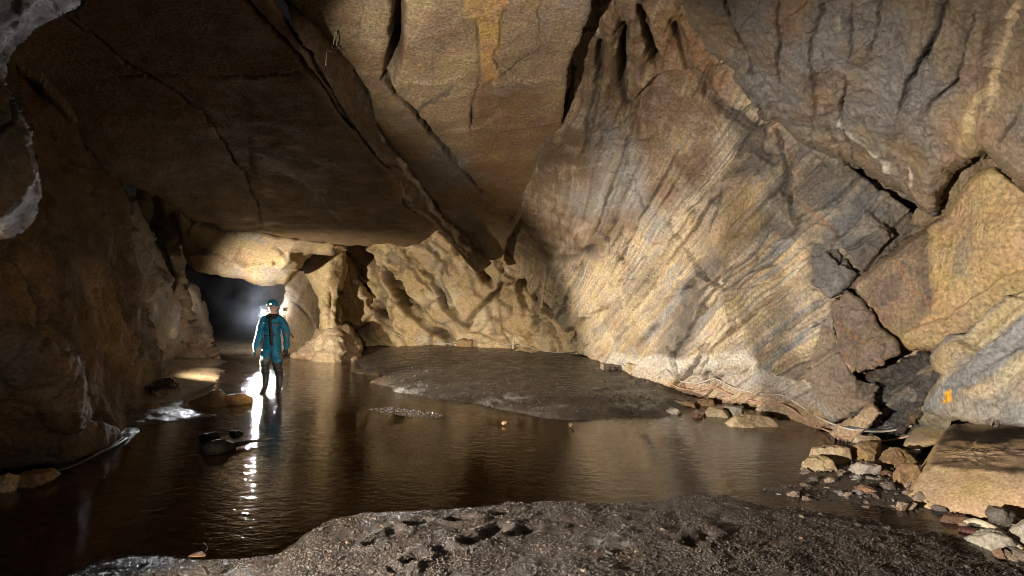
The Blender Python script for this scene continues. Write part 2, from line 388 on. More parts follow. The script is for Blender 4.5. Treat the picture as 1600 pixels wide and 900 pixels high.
mass('rock_slab', [(420, -130), (446, 0), (507, 52), (548, 98), (580, 143), (585, 185), (607, 227), (642, 266), (674, 308), (698, 339), (730, 370), (761, 406), (785, 402), (795, 372), (812, 340), (838, 311), (850, 260), (870, 206), (882, 175), (882, 140), (887, 94), (905, 52), (922, 0), (935, -130)],
    [EZ(420, -130), EZ(446, 0), EZ(507, 52), EZ(585, 185), EZ(674, 308), (730, 370, 14.6), (761, 404, 15.6), (785, 402, 15.4), (838, 311, 12.0), (870, 206, 9.4), (882, 140, 7.9), (905, 52, 6.6), (922, 0, 5.9), (935, -130, 4.9), EZ(700, 120), EZ(750, 0), (760, 300, 11.8)],
    ceiling, paint((.26, .19, .115), ((GREY, .9, -.1, .4, .75), ((.36, .26, .14), 1.0, .0, .35, .7), (BROWN, 1.6, .05, .45, .6), (DARK, 2.6, .25, .6, .4)), 21,
        marks=(('patch', [(723, -20), (726, 25), (745, 35), (750, 90), (757, 128), (778, 120), (779, 98), (771, 85), (783, 60), (784, 30), (790, 12), (790, -20)], 4, OCHRE, .95),
               ('patch', [(555, 10), (590, 0), (602, 40), (590, 75), (558, 70)], 12, (.40, .30, .17), .7), ('patch', [(635, -5), (680, -5), (662, 45), (636, 60)], 12, (.40, .30, .17), .7),
               ('patch', [(622, 105), (680, 85), (740, 70), (745, 130), (730, 180), (738, 215), (700, 200), (650, 165), (620, 135)], 16, (.40, .30, .17), .75),
               ('line', [(552, 96), (600, 92), (650, 72), (700, 45), (760, 30), (850, -10)], 7, RUST, .5),
               ('patch', [(745, 145), (815, 140), (850, 200), (840, 290), (790, 340), (740, 300), (735, 200)], 26, (.22, .12, .05), .7),
               ('line', [(650, 168), (680, 150), (702, 130)], 6, (.12, .10, .09), .8), ('line', [(676, 110), (678, 85), (700, 70)], 4, (.12, .10, .09), .6))),
    big=.10, bigf=.6, fac=.04, facf=.8, fine=.016, finef=6, thick=.9, roll=.05, rollw=8, seed=3, step=2.0,
    feats=(('crack', [(622, -20), (622, 40), (618, 70), (612, 105), (604, 122)], 9, .42), ('crack', [(598, 121), (640, 163), (668, 200), (700, 240), (748, 298)], 4.2, .30),
           ('ledge', [(748, 298), (700, 240), (668, 200), (640, 163), (598, 121)], 4, .10, 40),
           ('crack', [(745, 33), (749, 70), (752, 115), (744, 150), (735, 180), (738, 212)], 2.2, .09), ('crack', [(786, 10), (783, 45), (772, 85), (780, 100)], 2.2, .05),
           ('ledge', [(790, 0), (783, 45), (772, 85), (780, 110), (752, 130), (749, 70), (745, 33)], 3, .03, 30)))
# ------------------------------------------------------------------ the near and left walls
leftwall = root('cave_wall', (-5, 5, 0), 'dark smooth wall of rock curving along the shaded side of the stream', None, None, 'structure')
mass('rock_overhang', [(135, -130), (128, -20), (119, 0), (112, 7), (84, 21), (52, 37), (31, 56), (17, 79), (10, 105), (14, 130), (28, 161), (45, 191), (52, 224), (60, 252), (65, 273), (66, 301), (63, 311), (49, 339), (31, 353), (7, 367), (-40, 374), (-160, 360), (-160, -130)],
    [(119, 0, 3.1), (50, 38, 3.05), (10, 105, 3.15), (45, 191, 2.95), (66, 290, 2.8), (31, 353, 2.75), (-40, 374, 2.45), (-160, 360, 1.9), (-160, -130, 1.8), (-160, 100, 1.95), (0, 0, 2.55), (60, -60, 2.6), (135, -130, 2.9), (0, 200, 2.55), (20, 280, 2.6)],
    leftwall, paint((.085, .072, .06), ((GREY, 3., .1, .5, .5), (BROWN, 4., .0, .5, .6), (DARK, 5., .0, .5, .7)), 31, marks=(('line', [(119, 3), (84, 24), (54, 42), (34, 62), (20, 84), (13, 108)], 6, (.62, .6, .57), .9), ('line', [(60, 0), (30, 30), (4, 70)], 4, (.5, .48, .45), .6), ('line', [(63, 285), (62, 310), (48, 336)], 3, (.6, .58, .54), .8), ('line', [(40, 190), (52, 228), (62, 268)], 2.5, (.5, .48, .44), .7))), big=.06, bigf=1.6, fac=.012, facf=2.4, fine=.022, finef=12, thick=.6, roll=.30, rollw=26, seed=4, rid=.014, ridf=5., frac=(np.array([.3,.5,.8]), 1.5, 2.5, .07, .03, .03, -.1),  # pale lines paint the backlit rim's highlight onto the rock
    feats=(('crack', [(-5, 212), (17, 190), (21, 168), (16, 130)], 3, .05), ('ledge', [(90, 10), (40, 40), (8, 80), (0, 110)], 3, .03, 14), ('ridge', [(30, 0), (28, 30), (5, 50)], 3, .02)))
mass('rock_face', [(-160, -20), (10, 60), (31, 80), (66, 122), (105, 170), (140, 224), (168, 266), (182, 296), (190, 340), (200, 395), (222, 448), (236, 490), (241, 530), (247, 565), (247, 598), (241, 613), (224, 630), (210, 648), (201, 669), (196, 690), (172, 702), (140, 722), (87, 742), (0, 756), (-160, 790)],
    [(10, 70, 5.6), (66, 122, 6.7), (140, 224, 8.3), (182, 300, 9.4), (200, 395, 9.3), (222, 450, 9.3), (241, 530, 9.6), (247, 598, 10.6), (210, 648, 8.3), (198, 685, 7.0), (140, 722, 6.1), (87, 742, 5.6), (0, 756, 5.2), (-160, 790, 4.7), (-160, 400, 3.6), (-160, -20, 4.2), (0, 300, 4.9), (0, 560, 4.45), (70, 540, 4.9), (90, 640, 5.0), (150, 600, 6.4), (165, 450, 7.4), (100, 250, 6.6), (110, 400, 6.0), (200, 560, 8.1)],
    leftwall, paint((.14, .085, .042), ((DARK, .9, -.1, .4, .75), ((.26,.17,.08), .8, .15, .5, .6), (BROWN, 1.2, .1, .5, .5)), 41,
        marks=(('patch', [(122, 405), (140, 410), (165, 450), (200, 500), (230, 545), (246, 575), (240, 600), (190, 590), (150, 530), (128, 460)], 14, (.36, .24, .11), .75),  # tan patches here and below: light falling on this wall, painted in
               ('patch', [(15, 410), (35, 405), (50, 440), (62, 500), (58, 530), (35, 510), (20, 460)], 12, (.33, .22, .1), .6),
               ('patch', [(-30, 490), (20, 500), (45, 540), (40, 600), (-30, 620)], 26, (.19, .17, .15), .6), ('patch', [(60, 560), (100, 560), (125, 620), (90, 660), (60, 620)], 18, (.25, .2, .14), .5)), wet0=1.5),
    big=.20, bigf=.75, fac=.06, facf=1.1, fine=.03, finef=7, thick=1.0, roll=.5, rollw=16, seed=5, frac=(np.array([.5, .3, .8]), .6, 1.1, .06, .05, .05, .0),
    feats=(('ledge', [(70, 128), (150, 260), (168, 420), (176, 480), (215, 545), (243, 570)], 6, .16, 55), ('crack', [(40, 430), (60, 520), (48, 545)], 5, .10), ('lump', [(20, 548), (40, 565)], 45, .13),
           ('lump', [(95, 590), (105, 640)], 40, .12), ('crack', [(118, 570), (122, 610), (150, 650), (190, 672)], 5, .10), ('ledge', [(100, 250), (140, 330), (180, 400), (212, 448)], 5, .12, 40)))
mass('rock_face', [(150, 268), (182, 285), (200, 300), (217, 325), (241, 363), (252, 391), (268, 428), (272, 452), (284, 479), (279, 507), (285, 535), (276, 560), (262, 576), (255, 600), (235, 612), (190, 600), (150, 450)],
    [(182, 285, 10.5), (217, 325, 11.2), (252, 391, 12.2), (272, 452, 12.9), (284, 479, 13.2), (285, 535, 13.3), (260, 578, 13.3), (235, 612, 11.5), (200, 400, 10.9), (220, 500, 11.3), (255, 500, 12.3), (150, 268, 9.8), (150, 600, 10.), (240, 440, 12.)],
    leftwall, paint((.24, .20, .15), ((GREY, 1.2, -.1, .4, .7), (BROWN, 1.5, .0, .5, .6)), 51), big=.15, bigf=.7, fac=.12, facf=.9, fine=.02, finef=5, thick=1.2, roll=.5, rollw=14, seed=6,
    feats=(('crack', [(205, 372), (235, 405), (262, 452)], 3, .12), ('ledge', [(196, 350), (212, 378), (240, 410), (266, 446)], 3, .2, 40)))
mass('rock_lump', [(246, 578), (262, 578), (274, 590), (276, 606), (262, 618), (240, 634), (225, 640), (235, 610)], [(246, 585, 10.7), (275, 595, 10.9), (262, 615, 9.9), (228, 638, 9.1), (240, 610, 9.9)],
    leftwall, paint((.22, .15, .09), ((DARK, 3., 0, .4, .6),), 52), big=.05, bigf=2., fac=.12, facf=3.5, fine=.02, finef=9, thick=.5, roll=.2, rollw=10, seed=7)
mass('painted_glint_edge', [(168, 265), (180, 267), (214, 267), (240, 271), (262, 273), (266, 276), (240, 277), (213, 273), (182, 272), (172, 275)], [(168, 268, 8.9), (214, 270, 9.6), (266, 275, 10.4)],
    leftwall, paint((.62, .60, .56), ((GREY, 9., .1, .5, .6),), 53), WETROCK, big=.0, fac=.02, facf=9, fine=.02, finef=20, thick=.2, roll=.05, rollw=3, step=1.5, seed=8)  # ledge strip whose backlit highlight is made as pale rock colour
pillar = root('rock_pillar', (-10, 16.6, 0), 'craggy pale rock pillar with flared foot beside the dark tunnel mouth', 'rock pillar')
mass('shaft', [(225, 268), (262, 285), (275, 330), (286, 360), (289, 385), (292, 437), (299, 472), (304, 500), (315, 521), (341, 560), (338, 566), (258, 566), (250, 470), (238, 400), (215, 330)],
    [(225, 268, 15.2), (262, 325, 16.3), (289, 385, 16.7), (270, 400, 16.), (292, 437, 16.8), (280, 470, 16.2), (304, 500, 16.7), (341, 560, 16.5), (300, 560, 16.), (258, 566, 16.1), (290, 520, 16.1), (240, 440, 16.5), (215, 330, 15.5)],
    pillar, paint((.34, .25, .14), ((PALE, 1.2, .0, .5, .7), (BROWN, 1.0, .0, .5, .7), (DARK, 2., .2, .6, .7)), 61, marks=(('patch', [(262, 534), (330, 540), (345, 570), (255, 570)], 4, (.27, .17, .10), .7),)), big=.15, bigf=.8, fac=.28, facf=1.1, fine=.04, finef=4, thick=1.0, roll=.6, rollw=14, seed=9,
    feats=(('crack', [(246, 300), (250, 380), (262, 430), (285, 470)], 8, .6), ('ledge', [(270, 437), (285, 428), (294, 440)], 3, .2, 20), ('crack', [(285, 480), (296, 510), (330, 555)], 2.5, .15), ('ledge', [(341, 534), (300, 538), (262, 532)], 2, .18, 30), ('lump', [(279, 371), (276, 371)], 15, .5)))
# ------------------------------------------------------------------ the far end
farwall = root('cave_wall', (0, 19, 0), 'broken tan rock wall closing the far end of the chamber', None, None, 'structure')
mass('hanging_lip', [(270, 300), (301, 343), (353, 355), (402, 360), (455, 368), (535, 378), (545, 388), (520, 396), (490, 398), (465, 420), (451, 439), (430, 441), (402, 439), (378, 430), (339, 425), (304, 420), (294, 412), (289, 395), (286, 375), (276, 342)],
    [(276, 342, 13.6), (353, 355, 13.6), (455, 368, 13.6), (535, 380, 14.6), (545, 388, 15.5), (490, 398, 14.9), (451, 439, 14.9), (402, 439, 14.6), (339, 425, 14.7), (294, 412, 15), (340, 390, 14.2), (420, 405, 14.2), (286, 375, 14.6), (270, 300, 12.8)],
    farwall, paint((.40, .30, .175), ((PALE, .8, -.1, .4, .6), (BROWN, 1.0, .1, .5, .5), (BLUE, .9, .15, .5, .6)), 71), big=.16, bigf=.6, fac=.06, facf=.8, fine=.02, finef=4, thick=1.6, roll=.5, rollw=9, seed=10,
    feats=(('ledge', [(292, 396), (330, 392), (365, 402), (395, 415), (440, 408), (455, 388)], 4, .22, 30), ('crack', [(430, 388), (450, 397)], 2, .08), ('ridge', [(300, 350), (350, 385), (372, 400)], 14, .2)))
mass('rock_face', [(300, 440), (312, 452), (322, 480), (333, 510), (337, 550), (340, 575), (300, 575), (285, 450)], [(300, 440, 19), (312, 460, 19.2), (335, 520, 20), (340, 570, 20.5), (285, 500, 18)],
    farwall, paint((.30, .21, .12), ((DARK, 1., 0, .5, .6),), 72), big=.15, fac=.1, facf=1, thick=2., roll=1., rollw=14, seed=12)
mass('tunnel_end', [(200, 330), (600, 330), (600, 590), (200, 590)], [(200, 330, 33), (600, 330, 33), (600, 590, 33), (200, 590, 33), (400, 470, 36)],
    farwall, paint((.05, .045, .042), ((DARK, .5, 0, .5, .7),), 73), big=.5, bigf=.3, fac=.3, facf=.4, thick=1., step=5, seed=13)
mass('rock_face', [(408, 420), (460, 420), (470, 545), (452, 575), (430, 565), (420, 500)], [(408, 430, 22), (460, 430, 20), (455, 560, 20), (425, 560, 23), (440, 500, 21)],
    farwall, paint((.33, .25, .15), ((GREY, 1., 0, .5, .6),), 74), big=.15, fac=.1, facf=1, thick=3., roll=.6, rollw=8, seed=14)
mass('rock_face', [(530, 330), (700, 320), (800, 380), (880, 430), (920, 540), (900, 560), (760, 552), (700, 548), (600, 540), (520, 545), (520, 450)],
    [(530, 330, 17.8), (540, 450, 19.3), (606, 517, 18.5), (560, 540, 18.8), (700, 535, 17.9), (800, 545, 16.8), (900, 535, 15.4), (650, 400, 17.9), (760, 420, 16.8), (550, 385, 18.4), (880, 440, 16.2), (700, 320, 17.), (800, 380, 16.2), (640, 470, 18.3), (700, 450, 17.7)],
    farwall, paint((.40, .29, .15), ((PALE, 1., .0, .45, .7), (BROWN, .9, .1, .5, .7), (GREY, 1.2, .2, .6, .5), (PALE, 2.4, .25, .5, .6)), 81), big=.22, bigf=.55, fac=.32, facf=.62, fine=.05, finef=6, thick=1.5, seed=15, step=2.2, rid=.03, ridf=1.6, frac=(stratum((635, 385, 18), (740, 514, 17), (700, 385, 17)), .5, 1.6, .07, .10, .16, -.15),
    strata=(stratum((635, 385, 19), (740, 514, 17.5), (700, 385, 18)), 1.6, .28, .35),
    feats=(('crack', [(600, 410), (625, 455), (660, 500), (700, 532)], 6, .9), ('crack', [(628, 380), (660, 423), (709, 479), (740, 518)], 3.5, .45), ('crack', [(684, 352), (744, 423), (765, 448)], 5, .5),
           ('ledge', [(737, 518), (752, 485), (790, 446), (815, 440)], 5, .45, 50), ('crack', [(735, 518), (752, 482), (790, 443)], 4.5, .5), ('crack', [(556, 385), (585, 410), (603, 460), (609, 518)], 8, .55),
           ('ledge', [(595, 395), (612, 440), (650, 485), (690, 520)], 5, .35, 30), ('crack', [(840, 455), (842, 520)], 4, .2), ('crack', [(700, 400), (690, 440), (710, 470)], 3, .2), ('crack', [(850, 470), (868, 495), (886, 520)], 3, .2)))
mass('rock_block', [(522, 395), (540, 392), (560, 430), (583, 472), (592, 492), (575, 506), (548, 519), (520, 528)], [(522, 395, 18.0), (540, 395, 18.4), (583, 472, 18.2), (592, 492, 18.2), (548, 519, 17.8), (525, 500, 17.8), (545, 460, 17.9)],
    farwall, paint((.38, .28, .15), ((PALE, 1.5, .1, .5, .5), (BROWN, 2., .1, .5, .5)), 82), big=.12, fac=.15, facf=1.2, fine=.04, finef=4, thick=1.0, roll=.5, rollw=10, seed=16)
stal = root('rock_column', (-5.6, 16.5, 0), 'bright tan rock column on flared crumbling base right of the caver', 'rock column')
mass('back_lobe', [(520, 392), (490, 396), (465, 420), (451, 439), (448, 455), (437, 479), (434, 510), (437, 552), (470, 558), (520, 558), (530, 500), (530, 440)],
    [(520, 392, 18.6), (490, 396, 18.2), (451, 439, 17.9), (437, 479, 17.8), (437, 552, 17.6), (480, 470, 18.3), (480, 540, 18.2), (520, 480, 19.2), (530, 550, 18.9)],
    stal, paint((.24, .18, .105), ((PALE, .9, .3, .6, .3), (GREY, 1.1, .1, .5, .5), (BROWN, 1.6, .2, .6, .5)), 91), big=.14, bigf=.7, fac=.06, facf=.9, fine=.03, finef=4.5, thick=1.4, roll=.3, rollw=10, seed=17,  # darker than the shaft: the lobe's shade is painted into its colour
    feats=(('crack', [(456, 470), (475, 490), (492, 515)], 1.6, .08),))
mass('shaft', [(534, 387), (500, 392), (482, 404), (474, 418), (482, 440), (496, 464), (502, 488), (499, 518), (520, 522), (538, 517), (535, 500), (532, 465), (537, 444), (541, 420), (540, 395)],
    [(534, 387, 16.9), (485, 404, 17.1), (480, 425, 17.2), (498, 465, 17.2), (500, 515, 17.1), (537, 515, 17.1), (533, 465, 17.3), (541, 420, 17.4), (515, 430, 16.55), (518, 480, 16.6), (518, 515, 16.5), (520, 400, 16.7)],
    stal, paint((.42, .32, .175), ((PALE, 1.2, .0, .5, .6), (BROWN, 2.2, .25, .6, .4)), 93), big=.10, bigf=1.1, fac=.05, facf=1.5, fine=.035, finef=5, thick=.9, roll=.25, rollw=7, seed=19, step=1.7,
    feats=(('crack', [(531, 450), (529, 512)], 2.5, .25), ('ridge', [(508, 440), (508, 505)], 4, .06), ('crack', [(517, 455), (515, 508)], 2, .08)))
mass('base', [(498, 512), (515, 510), (543, 511), (552, 521), (560, 533), (568, 557), (558, 568), (530, 571), (500, 569), (456, 559), (456, 553), (475, 546), (491, 533)],
    [(498, 512, 16.9), (543, 511, 16.9), (562, 535, 17.1), (568, 560, 16.9), (520, 571, 15.7), (456, 557, 16.9), (489, 533, 16.9), (520, 545, 16.0), (520, 520, 16.5)],
    stal, paint((.34, .25, .16), ((PALE, 2., 0, .4, .6), ((.26, .16, .10), 1.5, 0, .5, .6)), 92), big=.10, bigf=1.5, fac=.10, facf=2.0, fine=.05, finef=6, thick=1.0, roll=.25, rollw=6, seed=18, rid=.04, ridf=2.5, step=1.7,
    feats=(('ledge', [(565, 550), (520, 555), (465, 553)], 2, .10, 20),))
# ------------------------------------------------------------------ the bright right wall
rightwall = root('cave_wall', (6, 9, 0), 'tan wall of tilted rock layers along the lit side of the cave', None, None, 'structure')
SN = stratum((1000, 560, 11.2), (1215, 330, 8.0), (1100, 330, 9.2))
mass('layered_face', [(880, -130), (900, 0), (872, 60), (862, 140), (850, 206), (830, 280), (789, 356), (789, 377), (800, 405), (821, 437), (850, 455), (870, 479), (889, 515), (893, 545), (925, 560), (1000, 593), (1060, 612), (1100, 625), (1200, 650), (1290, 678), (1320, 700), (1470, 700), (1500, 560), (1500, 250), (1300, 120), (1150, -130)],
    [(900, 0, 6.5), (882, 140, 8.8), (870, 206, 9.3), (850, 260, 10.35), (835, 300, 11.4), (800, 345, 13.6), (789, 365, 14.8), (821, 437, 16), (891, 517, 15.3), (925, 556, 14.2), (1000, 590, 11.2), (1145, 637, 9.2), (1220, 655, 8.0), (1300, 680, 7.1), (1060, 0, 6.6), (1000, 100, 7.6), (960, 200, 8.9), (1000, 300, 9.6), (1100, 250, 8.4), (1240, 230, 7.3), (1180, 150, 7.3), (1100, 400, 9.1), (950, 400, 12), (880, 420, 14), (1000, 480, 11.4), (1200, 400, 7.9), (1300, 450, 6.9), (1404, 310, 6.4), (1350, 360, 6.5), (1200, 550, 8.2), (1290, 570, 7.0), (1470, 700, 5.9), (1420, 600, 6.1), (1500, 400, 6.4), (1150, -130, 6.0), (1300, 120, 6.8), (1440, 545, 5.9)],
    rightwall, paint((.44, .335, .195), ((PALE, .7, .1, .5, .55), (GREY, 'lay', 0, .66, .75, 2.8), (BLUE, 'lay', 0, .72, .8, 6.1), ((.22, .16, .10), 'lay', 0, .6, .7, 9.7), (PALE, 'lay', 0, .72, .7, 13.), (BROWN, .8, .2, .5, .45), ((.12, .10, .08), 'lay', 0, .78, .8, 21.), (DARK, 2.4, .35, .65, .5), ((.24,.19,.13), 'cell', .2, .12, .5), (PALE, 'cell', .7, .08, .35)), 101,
        marks=(('patch', [(870, -80), (1060, -60), (1140, 150), (1120, 260), (1080, 320), (1000, 350), (940, 400), (880, 410), (830, 425), (785, 385), (850, 200)], 24, (.135, .088, .048), .98),  # brown upper zone: shade above the lit wall put into the colour
               ('patch', [(1130, 160), (1215, 200), (1330, 255), (1430, 310), (1465, 345), (1345, 432), (1330, 455), (1266, 445), (1258, 385), (1200, 365), (1150, 395), (1110, 450), (1070, 560), (1015, 575), (1050, 490), (1100, 400), (1085, 330), (1150, 250)], 12, (.085, .07, .056), .95, .7),  # dark wet zone, with shadow from the roof slabs painted in
               ('patch', [(1290, 300), (1380, 300), (1400, 340), (1330, 400), (1290, 370)], 16, (.11, .115, .125), .7, .7),
               ('patch', [(1000, 20), (1070, 20), (1160, 130), (1120, 140), (1040, 100)], 20, (.24, .125, .05), .6),
               ('patch', [(925, 160), (990, 220), (1030, 330), (1045, 360), (990, 325), (960, 340), (905, 335), (885, 300), (930, 280)], 24, (.20, .19, .18), .9, .45),
               ('line', [(1090, 500), (1160, 430), (1230, 380)], 4, (.17, .17, .18), .8), ('line', [(1160, 560), (1240, 500), (1290, 470)], 4, (.15, .16, .18), .8), ('line', [(1190, 580), (1260, 530), (1285, 500)], 5, (.15, .16, .18), .8), ('line', [(960, 530), (1040, 470), (1080, 430)], 3, (.18, .15, .11), .8), ('line', [(930, 520), (1000, 450), (1050, 400)], 3, (.2, .16, .11), .7),
               ('line', [(1215, 205), (1250, 260), (1240, 300), (1290, 350), (1310, 375)], 5, RUST, .5),
               ('line', [(960, 565), (1060, 570), (1150, 560), (1240, 610), (1290, 600)], 16, (.52, .48, .42), .8), ('line', [(1000, 590), (1100, 585), (1200, 600), (1270, 630)], 16, (.40, .36, .32), .6),
               ('patch', [(1000, 590), (1100, 600), (1240, 630), (1300, 680), (1200, 660), (1000, 610)], 8, (.40, .27, .17), .7),
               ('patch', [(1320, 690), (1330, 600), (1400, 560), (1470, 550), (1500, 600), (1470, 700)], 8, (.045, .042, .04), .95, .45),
               ('patch', [(1150, 280), (1200, 290), (1180, 360), (1130, 400), (1100, 370)], 18, (.45, .32, .16), .6))),
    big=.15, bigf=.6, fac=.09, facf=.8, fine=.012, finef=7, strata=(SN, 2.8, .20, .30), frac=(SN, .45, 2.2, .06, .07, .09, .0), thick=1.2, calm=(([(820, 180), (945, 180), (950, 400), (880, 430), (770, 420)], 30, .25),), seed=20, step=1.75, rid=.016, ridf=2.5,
    feats=(('ledge', [(890, 520), (860, 470), (826, 440)], 5, .3, 60), ('crack', [(940, 60), (935, 130), (920, 190), (915, 240)], 6, .22), ('crack', [(975, 40), (973, 110), (978, 180)], 6, .28), ('crack', [(1000, 10), (1018, 70), (1030, 100)], 6, .25),
           ('ridge', [(955, 20), (950, 120), (935, 200)], 12, .16), ('ridge', [(1000, 60), (1000, 140), (1010, 220)], 12, .14),
           ('crack', [(1050, 30), (1080, 100), (1130, 170), (1190, 200)], 7, .2), ('ledge', [(1030, 330), (1080, 400), (1060, 450), (1075, 490)], 5, .05, 50), ('crack', [(1215, 200), (1232, 260), (1225, 310)], 4, .15),
           ('crack', [(1240, 235), (1235, 300), (1250, 350)], 3.5, .12), ('ledge', [(1260, 345), (1180, 400), (1100, 470), (1050, 560)], 4, .09, 40), ('ledge', [(1350, 265), (1290, 320), (1230, 345)], 3, .10, 40),
           ('crack', [(1408, 305), (1440, 320), (1462, 340)], 8, .4), ('crack', [(1100, 495), (1106, 480)], 4, .14), ('ledge', [(1400, 360), (1350, 420), (1310, 370)], 4, .12, 60),
           ('crack', [(860, 405), (905, 398), (935, 385)], 6, .1), ('ledge', [(1345, 690), (1400, 610), (1465, 560)], 4, .15, 60), ('crack', [(1330, 250), (1405, 303), (1440, 325)], 7, .35))) 
mass('hanging_face', [(1040, -130), (1061, 0), (1078, 38), (1110, 80), (1145, 108), (1176, 150), (1215, 185), (1250, 220), (1292, 241), (1330, 259), (1372, 280), (1404, 301), (1435, 318), (1460, 339), (1467, 304), (1488, 266), (1530, 241), (1547, 245), (1600, 285), (1760, 350), (1760, -130)],
    [(1040, -130, 4.6), (1061, 0, 5.5), (1145, 108, 6.3), (1250, 220, 6.7), (1330, 259, 6.4), (1404, 301, 6.0), (1460, 339, 5.6), (1467, 304, 5.45), (1547, 245, 4.6), (1600, 0, 3.7), (1300, 0, 4.8), (1600, 160, 4.2), (1760, -130, 2.8), (1760, 350, 3.7), (1400, 150, 5.0), (1250, 110, 5.5), (1600, 285, 4.5)],
    rightwall, paint((.235, .18, .12), ((GREY, 1.0, -.2, .3, .85), (BROWN, 1.3, .1, .5, .5), (OCHRE, 1.6, .3, .6, .25), (PALE, 6., .35, .6, .35), (DARK, 3., .3, .6, .6)), 111,
        marks=(('line', [(1605, -10), (1585, 15), (1572, 35), (1568, 60), (1560, 85), (1552, 115), (1555, 130), (1540, 145), (1520, 170), (1515, 195), (1508, 215)], 9, (.62, .48, .27), .95), ('line', [(1553, 130), (1548, 165), (1525, 200), (1508, 215)], 5, (.5, .4, .25), .7), ('line', [(1508, 212), (1490, 235), (1478, 270), (1470, 300)], 3, (.45, .33, .2), .7),
               ('line', [(1310, 190), (1335, 205), (1342, 220), (1370, 240), (1390, 265)], 3.5, (.62, .58, .5), .9), ('line', [(1424, 262), (1430, 285)], 5, (.62, .55, .42), .9),
               ('line', [(1470, 0), (1462, 45), (1450, 80), (1430, 110), (1420, 140), (1410, 165)], 9, (.08, .075, .07), .8, .5), ('line', [(1270, 0), (1268, 60), (1272, 120), (1275, 170)], 5, (.10, .08, .06), .7), ('line', [(1320, 20), (1330, 60), (1325, 100)], 7, (.12, .11, .1), .6),
               ('line', [(1520, 0), (1505, 80), (1480, 120), (1450, 160), (1440, 185)], 8, (.10, .085, .07), .6),
               ('patch', [(1460, 170), (1520, 150), (1540, 230), (1480, 260)], 24, (.33, .20, .09), .55))), mat=WETROCK,
    big=.10, bigf=.8, fac=.04, facf=1.4, fine=.028, finef=11, frac=(stratum((1300, 0, 4.8), (1310, 200, 5.5), (1400, 100, 5.0)), .5, 3.6, .09, .05, .07, -.05), thick=1.1, roll=.35, rollw=16, seed=21, rid=.035, ridf=4., step=1.8,
    feats=(('crack', [(1125, -10), (1145, 40), (1150, 50), (1175, 95), (1185, 120)], 2.2, .12), ('ledge', [(1283, -10), (1284, 20), (1270, 55), (1272, 100), (1274, 150), (1280, 180)], 4, .08, 26), ('crack', [(1283, -10), (1284, 20), (1270, 55), (1272, 100), (1274, 150)], 1.7, .06),
           ('crack', [(1215, 0), (1222, 70), (1217, 130)], 2.2, .07), ('crack', [(1332, 0), (1330, 60), (1328, 100)], 2.2, .08), ('crack', [(1376, 0), (1372, 50), (1355, 90)], 1.9, .08), ('crack', [(1320, 120), (1318, 155), (1314, 190)], 1.7, .07),
           ('crack', [(1484, -10), (1468, 40), (1440, 100), (1420, 130), (1405, 180)], 2.8, .10), ('crack', [(1530, 10), (1510, 80), (1500, 120), (1455, 165), (1445, 180)], 2.2, .08), ('crack', [(1600, 165), (1580, 195), (1560, 230)], 2.2, .12),
           ('ridge', [(1445, 20), (1420, 110), (1400, 200)], 16, .05), ('ledge', [(1150, 100), (1180, 105), (1215, 180)], 4, .10, 40)))
mass('rock_face', [(1430, 345), (1450, 300), (1480, 235), (1545, 225), (1640, 240), (1640, 330), (1520, 330), (1470, 360)], [(1430, 345, 6.15), (1480, 240, 5.6), (1545, 240, 5.05), (1640, 270, 4.7), (1500, 310, 5.6)],
    rightwall, paint((.20, .145, .085), ((DARK, 2., .1, .5, .5),), 112), big=.06, fac=.12, facf=1.6, fine=.03, finef=8, thick=.6, seed=22)
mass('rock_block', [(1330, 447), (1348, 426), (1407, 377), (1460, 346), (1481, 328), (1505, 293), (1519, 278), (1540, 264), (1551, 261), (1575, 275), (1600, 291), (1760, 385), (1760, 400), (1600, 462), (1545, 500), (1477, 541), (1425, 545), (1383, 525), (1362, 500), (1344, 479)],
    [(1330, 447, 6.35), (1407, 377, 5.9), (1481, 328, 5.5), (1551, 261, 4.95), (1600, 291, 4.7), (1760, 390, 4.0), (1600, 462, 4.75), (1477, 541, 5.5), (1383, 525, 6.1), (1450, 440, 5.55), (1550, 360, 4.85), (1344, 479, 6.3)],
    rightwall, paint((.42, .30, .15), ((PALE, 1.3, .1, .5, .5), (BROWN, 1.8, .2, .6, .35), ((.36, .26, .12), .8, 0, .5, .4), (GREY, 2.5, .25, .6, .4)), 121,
        marks=(('patch', [(1325, 450), (1348, 424), (1410, 374), (1450, 352), (1458, 470), (1455, 490), (1395, 530), (1350, 490)], 9, (.15, .112, .08), 1.0), ('line', [(1398, 405), (1415, 440), (1430, 455), (1455, 480)], 4, (.27, .13, .05), .7), ('line', [(1335, 440), (1407, 380), (1470, 340)], 4, (.16, .12, .08), .8),  # dark left part: shadow on this block painted into its colour
               ('patch', [(1400, 525), (1480, 500), (1560, 440), (1605, 420), (1605, 470), (1480, 545)], 8, (.30, .24, .13), .6))),
    big=.05, bigf=.9, fac=.02, facf=1.2, fine=.022, finef=10, thick=.9, roll=.3, rollw=10, seed=23, step=1.8, feats=(('ledge', [(1400, 522), (1480, 498), (1560, 440), (1610, 420)], 4, .07, 40),))
